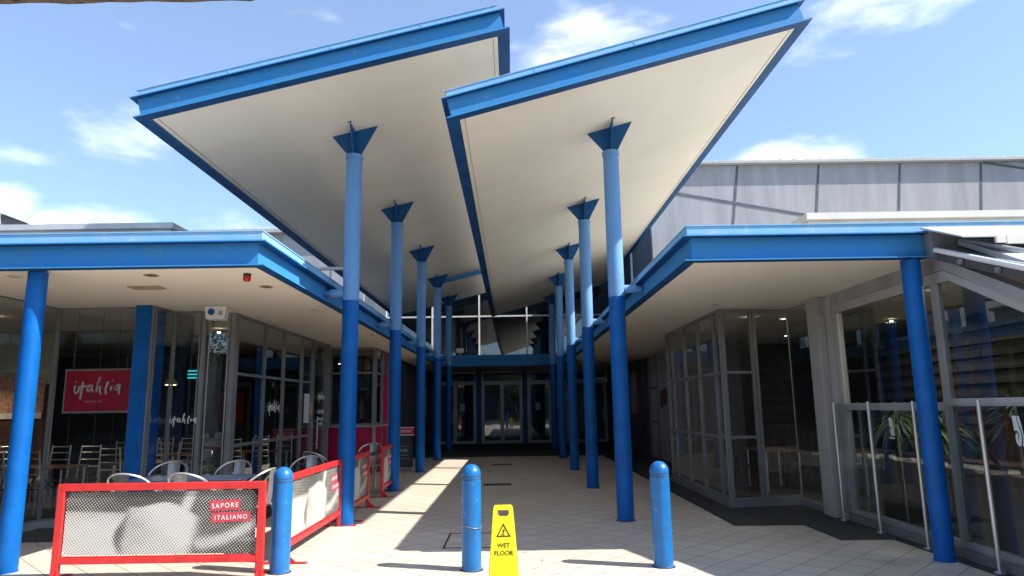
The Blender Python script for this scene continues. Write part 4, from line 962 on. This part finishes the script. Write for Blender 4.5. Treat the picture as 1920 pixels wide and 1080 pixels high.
tag(obj('air_vent', bm, 'vent'), 'tan rectangular air vent set in the left soffit', 'vent')
def downlight(x, y, z, dark, label):
    t = thing('downlight', label, 'downlight', (x, y, z), 0, 'round downlights in the low soffits')
    bm = NB(); lathe(bm, [(.075, 0), (.085, -.008), (.062, -.010), (.060, 0)], 24); obj('trim_ring', bm, 'vent' if dark else 'cream_trim', t)
    bm = NB(); lathe(bm, [(0, -.003), (.060, -.003), (.060, -.001), (0, -.001)], 24); obj('lamp', bm, 'black' if dark else 'grey_light', t)
downlight(-4.16, 7.75, 3.169, True, 'dark round downlight left of the red alarm light')
downlight(-3.13, 8.6, 3.169, True, 'dark round downlight behind the red alarm light')
downlight(-3.14, 10.75, 3.169, False, 'pale round downlight in the left soffit near the nearest column')
downlight(-2.98, 14.6, 3.169, False, 'pale round downlight in the left soffit behind the nearest column')
downlight(-5.72, 7.72, 3.169, False, 'pale round downlight at the far left of the left soffit')
downlight(3.24, 10.65, 3.139, False, 'pale round downlight before the right grid window corner')
downlight(2.36, 13.6, 3.139, False, 'pale round downlight in the right soffit near the nearest right column')
downlight(2.4, 18.2, 3.139, False, 'farthest pale round downlight in the right soffit')
for x, lab in ((-2.05, 'small white floodlight box on the left of the entrance beam'), (2.35, 'small white floodlight box on the right of the entrance beam')):
    FL = thing('floodlight', lab, 'floodlight', (x, 27.40, 3.682), 0)
    bm = NB(); bx(bm, -.02, .02, -.02, .02, 0, .09); obj('bracket', bm, 'white', FL)
    bm = NB(); prism(bm, [(-.15, -.12, .09), (.15, -.12, .09), (.15, -.08, .27), (-.15, -.08, .27)], (0, .1, 0)); obj('head', bm, 'white', FL, bevel=.006)

# floor grates and access cover
def grate(x0, x1, y, label):
    bm = NB()
    bx(bm, x0, x1, y - .15, y + .15, .002, .005)
    n = int((x1 - x0) / .03)
    for k in range(n): bx(bm, x0 + k * .03, x0 + k * .03 + .012, y - .15, y + .15, .0052, .009)
    tag(obj('floor_grate', bm, 'rubber'), label, 'grate', 'dark floor grates set in the tiles')
grate(-.62, -.04, 14.8, 'dark metal floor grate nearer the camera, right of the middle bollard')
grate(-.60, -.02, 19.8, 'dark metal floor grate farther off, towards the doors')
bm = NB()
for a, b, c_, d in ((-.83, .0, 8.27, 8.29), (-.83, .0, 9.2, 9.22), (-.83, -.81, 8.291, 9.199), (-.02, 0, 8.291, 9.199)): bx(bm, a, b, c_, d, .002, .006)
tag(obj('access_cover', bm, 'rubber'), 'square access cover outline in the tiles behind the middle bollard', 'cover')
# dry leaves
for i, (x, y) in enumerate(((.12, 7.98), (.30, 7.58))):
    bm = NB(); prism(bm, [(-.03, 0, .004), (0, -.012, .008), (.035, 0, .005), (.01, .014, .012)], (0, 0, .001)); o = obj('dry_leaf', bm, 'vent', loc=(x, y, 0), rot=(0, 0, i * 1.1)); tag(o, ['dry brown leaf at the shadow edge right of the yellow sign', 'dry brown leaf near the right bollard shadow tip'][i], 'leaf')

# ================================================================== INTERIOR: tables, chairs, lamps, plants
def make_dining_chair(loc, rz, label, mt='alu', mr='steel', grp='tubular steel dining chairs indoors'):
    t = thing('dining_chair', label, 'chair', loc, rz, grp)
    for sx in (-1, 1):
        bm = NB(); tube(bm, [(sx * .18, .19, 0.022), (sx * .18, .18, .45), (sx * .16, .25, 1.05)], .014, 8); obj('leg', bm, mt, t)
        bm = NB(); tube(bm, [(sx * .18, -.19, 0.022), (sx * .18, -.18, .44)], .014, 8); obj('leg', bm, mt, t)
    bm = NB()
    for zz, yy in ((.68, .205), (.80, .22), (.92, .235), (1.02, .245)): tube(bm, [(-.165, yy, zz), (0, yy + .03, zz), (.165, yy, zz)], .011, 6)
    obj('back_rung', bm, mr, t)
    bm = NB(); bx(bm, -.20, .20, -.20, .20, .45, .475); obj('seat', bm, 'black', t, bevel=.008)
    return t
def make_dining_table(loc, rz, label):
    t = thing('dining_table', label, 'table', loc, rz, 'wooden dining tables indoors')
    bm = NB(); bx(bm, -.55, .55, -.36, .36, .72, .75); obj('tabletop', bm, 'wood', t, bevel=.005)
    for sx in (-1, 1):
        for sy in (-1, 1):
            bm = NB(); tube(bm, [(sx * .48, sy * .3, .022), (sx * .48, sy * .3, .719)], .02, 8); obj('leg', bm, 'alu', t)
    return t
dt = None; dc = None
Ltab = [(-7.75, 11.6, 'dining table behind the hanging red sign'), (-6.35, 12.3, 'dining table left of the indoor palm'), (-9.5, 12.0, 'dining table behind the bright blue post'), (-7.4, 14.6, 'dining table deep in the left room'), (-5.5, 15.2, 'dining table behind the grid window')]
for i, (x, y, lab) in enumerate(Ltab):
    if dt is None: dt = make_dining_table((x, y, 0), 0, lab)
    else: dup(dt, (x, y, 0), R(random.uniform(-4, 4)), lab)
    for j, (dx, dy, rz) in enumerate(((-.28, -.55, 180), (.30, -.55, 176), (-.26, .55, 0), (.28, .56, 4))):
        wl = ['near left', 'near right', 'far left', 'far right'][j]
        lb = wl + ' steel chair at the ' + lab
        if dc is None: dc = make_dining_chair((x + dx, y + dy, 0), R(rz), lb)
        else: dup(dc, (x + dx, y + dy, 0), R(rz), lb)
Rtab = [(4.9, 13.2, 'dining table just inside the right grid window'), (6.3, 12.4, 'dining table behind the right corner pane'), (6.6, 9.6, 'dining table behind the grey corner post'), (7.2, 7.4, 'dining table behind the gable window')]
for i, (x, y, lab) in enumerate(Rtab):
    dup(dt, (x, y, 0), R(90), lab)
    for j, (dx, dy, rz) in enumerate(((-.55, -.2, 90), (.55, .2, -90))):
        lb = ['left', 'right'][j] + ' dark chair at the ' + lab
        if i == 0 and j == 0: dk = make_dining_chair((x + dx, y + dy, 0), R(rz), lb, 'timber_dark', 'timber_dark', 'dark dining chairs indoors at the right')
        else: dup(dk, (x + dx, y + dy, 0), R(rz), lb)
def room_lamp(x, y, z, watt, col=(1, .86, .68)):
    l = bpy.data.lights.new('room_lamp', 'AREA'); l.energy = watt; l.size = .25; l.color = col; l.shape = 'DISK'
    o = bpy.data.objects.new('room_lamp', l); COL.objects.link(o); o.location = (x, y, z)
# pots on tables
def lampshade(x, y, z, label):
    t = thing('pendant_lamp', label, 'lamp', (x, y, z))
    bm = NB(); tube(bm, [(0, 0, .10), (0, 0, 3.1 - z)], .005, 6); obj('cord', bm, 'black', t)
    bm = NB(); lathe(bm, [(.13, -.02), (.14, .0), (.06, .10), (0, .11)], 20); obj('shade', bm, 'alu', t)
    bm = NB(); lathe(bm, [(0, -.03), (.10, -.03), (.10, .0), (0, 0)], 20); obj('bulb', bm, 'lamp_glow', t); room_lamp(x, y, z - .04, 5, (1, .75, .5))
lampshade(-6.95, 14.0, 2.17, 'lit pendant lamp behind the glass right of the blue pillar')
lampshade(-9.9, 12.2, 2.1, 'lit pendant lamp at the far left edge')
bm = NB()
for k in range(3): bx(bm, -6.62, -6.36, 14.0, 14.02, 2.27 + k * .07, 2.30 + k * .07)
tag(obj('menu_screen', bm, 'lamp_teal'), 'glowing teal striped menu screen behind the glass by the white speaker', 'screen')
bm = NB(); tube(bm, [(-9.9, 11.9, 2.62), (-9.2, 11.9, 2.60)], .03, 8); tag(obj('neon_tube', bm, 'lamp_teal'), 'short teal neon tube glowing at the far left behind the glass', 'neon light')
PB = thing('food_poster', 'food poster half hidden by the bright blue post at the left', 'poster', (-9.25, 12.86, 1.9))
bm = NB(); bx(bm, -.5, .5, 0, .02, -.38, .38); obj('print', bm, 'poster_tan', PB)
bm = NB(); bx(bm, -.5, .5, -.006, -.001, -.38, -.28); obj('border', bm, 'white', PB)
for x, y, z, lab in ((-8.3, 10.9, 3.10, 'tiny lit ceiling spot over the table behind the hanging red sign'), (-5.6, 13.0, 3.10, 'tiny lit ceiling spot above the indoor palm'), (7.4, 8.3, 3.10, 'tiny lit ceiling spot deep behind the gable glass'), (7.2, 12.8, 3.10, 'tiny lit ceiling spot deep behind the corner pane'), (5.6, 8.9, 3.08, 'tiny lit ceiling spot behind the left part of the gable glass'), (5.9, 7.5, 3.05, 'tiny lit ceiling spot right of the blue post behind gable glass'), (4.3, 12.2, 3.08, 'tiny lit ceiling spot inside the right corner window'), (5.0, 10.9, 3.08, 'tiny lit ceiling spot behind the pane next to the grey corner post')):
    bm = NB(); lathe(bm, [(0, 0), (.03, 0), (.03, -.02), (0, -.02)], 12); tag(obj('ceiling_spot', bm, 'spot_glow', loc=(x, y, z)), lab, 'spotlight'); room_lamp(x, y, z - .03, 13 if (x > 5 and x < 6.5 and y < 9.5) else (1.5 if 0 < x < 5.1 else 5))

def spiky_plant(x, y, zb, zt, n, ln, label, seed, pot=True, lean=(0, 0)):
    random.seed(seed)
    t = thing('spiky_plant', label, 'plant', (x, y, 0))
    if pot:
        bm = NB(); lathe(bm, [(0, .022), (.13, .022), (.18, zb), (.165, zb), (.15, zb - .04), (0, zb - .04)], 20); obj('pot', bm, 'timber_dark', t)
    bm = NB(); tube(bm, [(0, 0, zb - .05), (lean[0] * .6, lean[1] * .6, (zb + zt) / 2), (lean[0], lean[1], zt)], .022, 8); obj('stem', bm, 'bark', t)
    bm = NB()
    for k in range(n):
        a = random.uniform(0, 2 * math.pi); e = random.uniform(-.3, 1.3); l_ = ln * random.uniform(.6, 1.05); z0 = zt - random.uniform(0, .12)
        d = Vector((math.cos(a) * math.cos(e), math.sin(a) * math.cos(e), math.sin(e))); s_ = Vector((-math.sin(a), math.cos(a), 0)) * .022
        p = Vector((lean[0], lean[1], z0)); prev = None; droop = random.uniform(.35, 1.0)
        for i in range(7):
            u = i / 6; q = p + d * l_ * u + Vector((0, 0, -droop * l_ * u * u)); w_ = (1 - u) ** .7 * (1 if i else .6)
            cur = (bm.verts.new(q - s_ * w_), bm.verts.new(q + s_ * w_ + Vector((0, 0, .002))))
            if prev: bm.faces.new((prev[0], prev[1], cur[1], cur[0]))
            prev = cur
    obj('leaves', bm, 'leaf_palm', t)
spiky_plant(-5.15, 11.6, .35, .62, 90, .55, 'indoor spiky palm behind the glass right of the blue pillar', 4)
spiky_plant(5.12, 9.3, .90, 1.38, 190, .55, 'drooping spiky plant behind the glass by the first steel post', 5, False)
spiky_plant(5.12, 8.45, .90, 1.34, 190, .55, 'drooping spiky plant behind the glass left of the right blue post', 6, False)
spiky_plant(5.15, 7.0, .90, 1.50, 200, .60, 'drooping spiky plant behind the glass at the right edge', 8, False)
spiky_plant(5.12, 6.2, .90, 1.56, 200, .60, 'tall spiky plant nearest the right edge of the picture', 9, False, (.05, -.1))
# leaning stick indoors
bm = NB(); tube(bm, [(5.0, 7.5, 1.25), (4.95, 6.95, .7)], .02, 8); tag(obj('bare_branch', bm, 'wood'), 'bare leaning branch behind the glass right of the blue post', 'branch')
# ================================================================== what the glass mirrors, behind the camera
def make_tree(loc, label, h=7.0, seed=1):
    random.seed(seed)
    t = thing('street_tree', label, 'tree', loc, 0, 'street trees across the road behind the camera')
    bm = NB(); tube(bm, [(0, 0, 0), (.05, 0, h * .3), (.1, .1, h * .5)], .16, 10, r2=.08)
    for k in range(6):
        a = k * 1.05; tube(bm, [(.05, 0, h * .3), (math.cos(a) * 1.1, math.sin(a) * 1.1, h * .6)], .06, 6, r2=.02)
    obj('trunk', bm, 'bark', t)
    bm = NB(); cl = [(random.uniform(-2, 2), random.uniform(-2, 2), random.uniform(h * .42, h * .9)) for _ in range(26)]
    for cx, cy, cz in cl:
        for _ in range(85):
            v = Vector((random.gauss(0, .42), random.gauss(0, .42), random.gauss(0, .36))) + Vector((cx, cy, cz)); s_ = random.uniform(.07, .15)
            a = Vector((random.uniform(-1, 1), random.uniform(-1, 1), random.uniform(-1, 1))).normalized(); b = a.orthogonal().normalized()
            bm.faces.new([bm.verts.new(v + a * s_), bm.verts.new(v + b * s_ * .5), bm.verts.new(v - a * s_), bm.verts.new(v - b * s_ * .5)])
    obj('crown', bm, 'leaf_tree', t)
    return t
tr = make_tree((-14, -24, -.13), 'leafy tree across the road, seen only mirrored in the glass', 8.0)
for i, (x, y) in enumerate(((22, -12), (27, -17), (21, -19), (31, -22), (33, -14), (26, -8), (-30, -17), (-24, -18), (-12, -21), (-7, -22), (-2, -26), (3, -21.5), (8, -22), (14, -22), (-9.5, -26), (-4.5, -23), (.5, -25), (5.5, -24), (11, -26), (-20, -25), (17, -24), (-26, -23))):
    dup(tr, (x, y, -.13), i * 1.3, 'leafy tree across the road, seen only mirrored in the glass')
BK = thing('street_building', 'low brown building across the road, seen only as a reflection in the glass', 'building', (0, -34, -.13))
bm = NB(); bx(bm, -45, 45, -6, 0, 0, 6.9); obj('wall', bm, 'brick_brown', BK)
bm = NB(); bx(bm, -46, 46, -6.5, .6, 6.91, 7.1); obj('roof', bm, 'timber_dark', BK)
bm = NB()
for k in range(14):
    bm = NB(); bx(bm, -42 + k * 6, -38 + k * 6, .005, .05, 1.0, 3.2); obj('window', bm, 'navy_wall', BK)
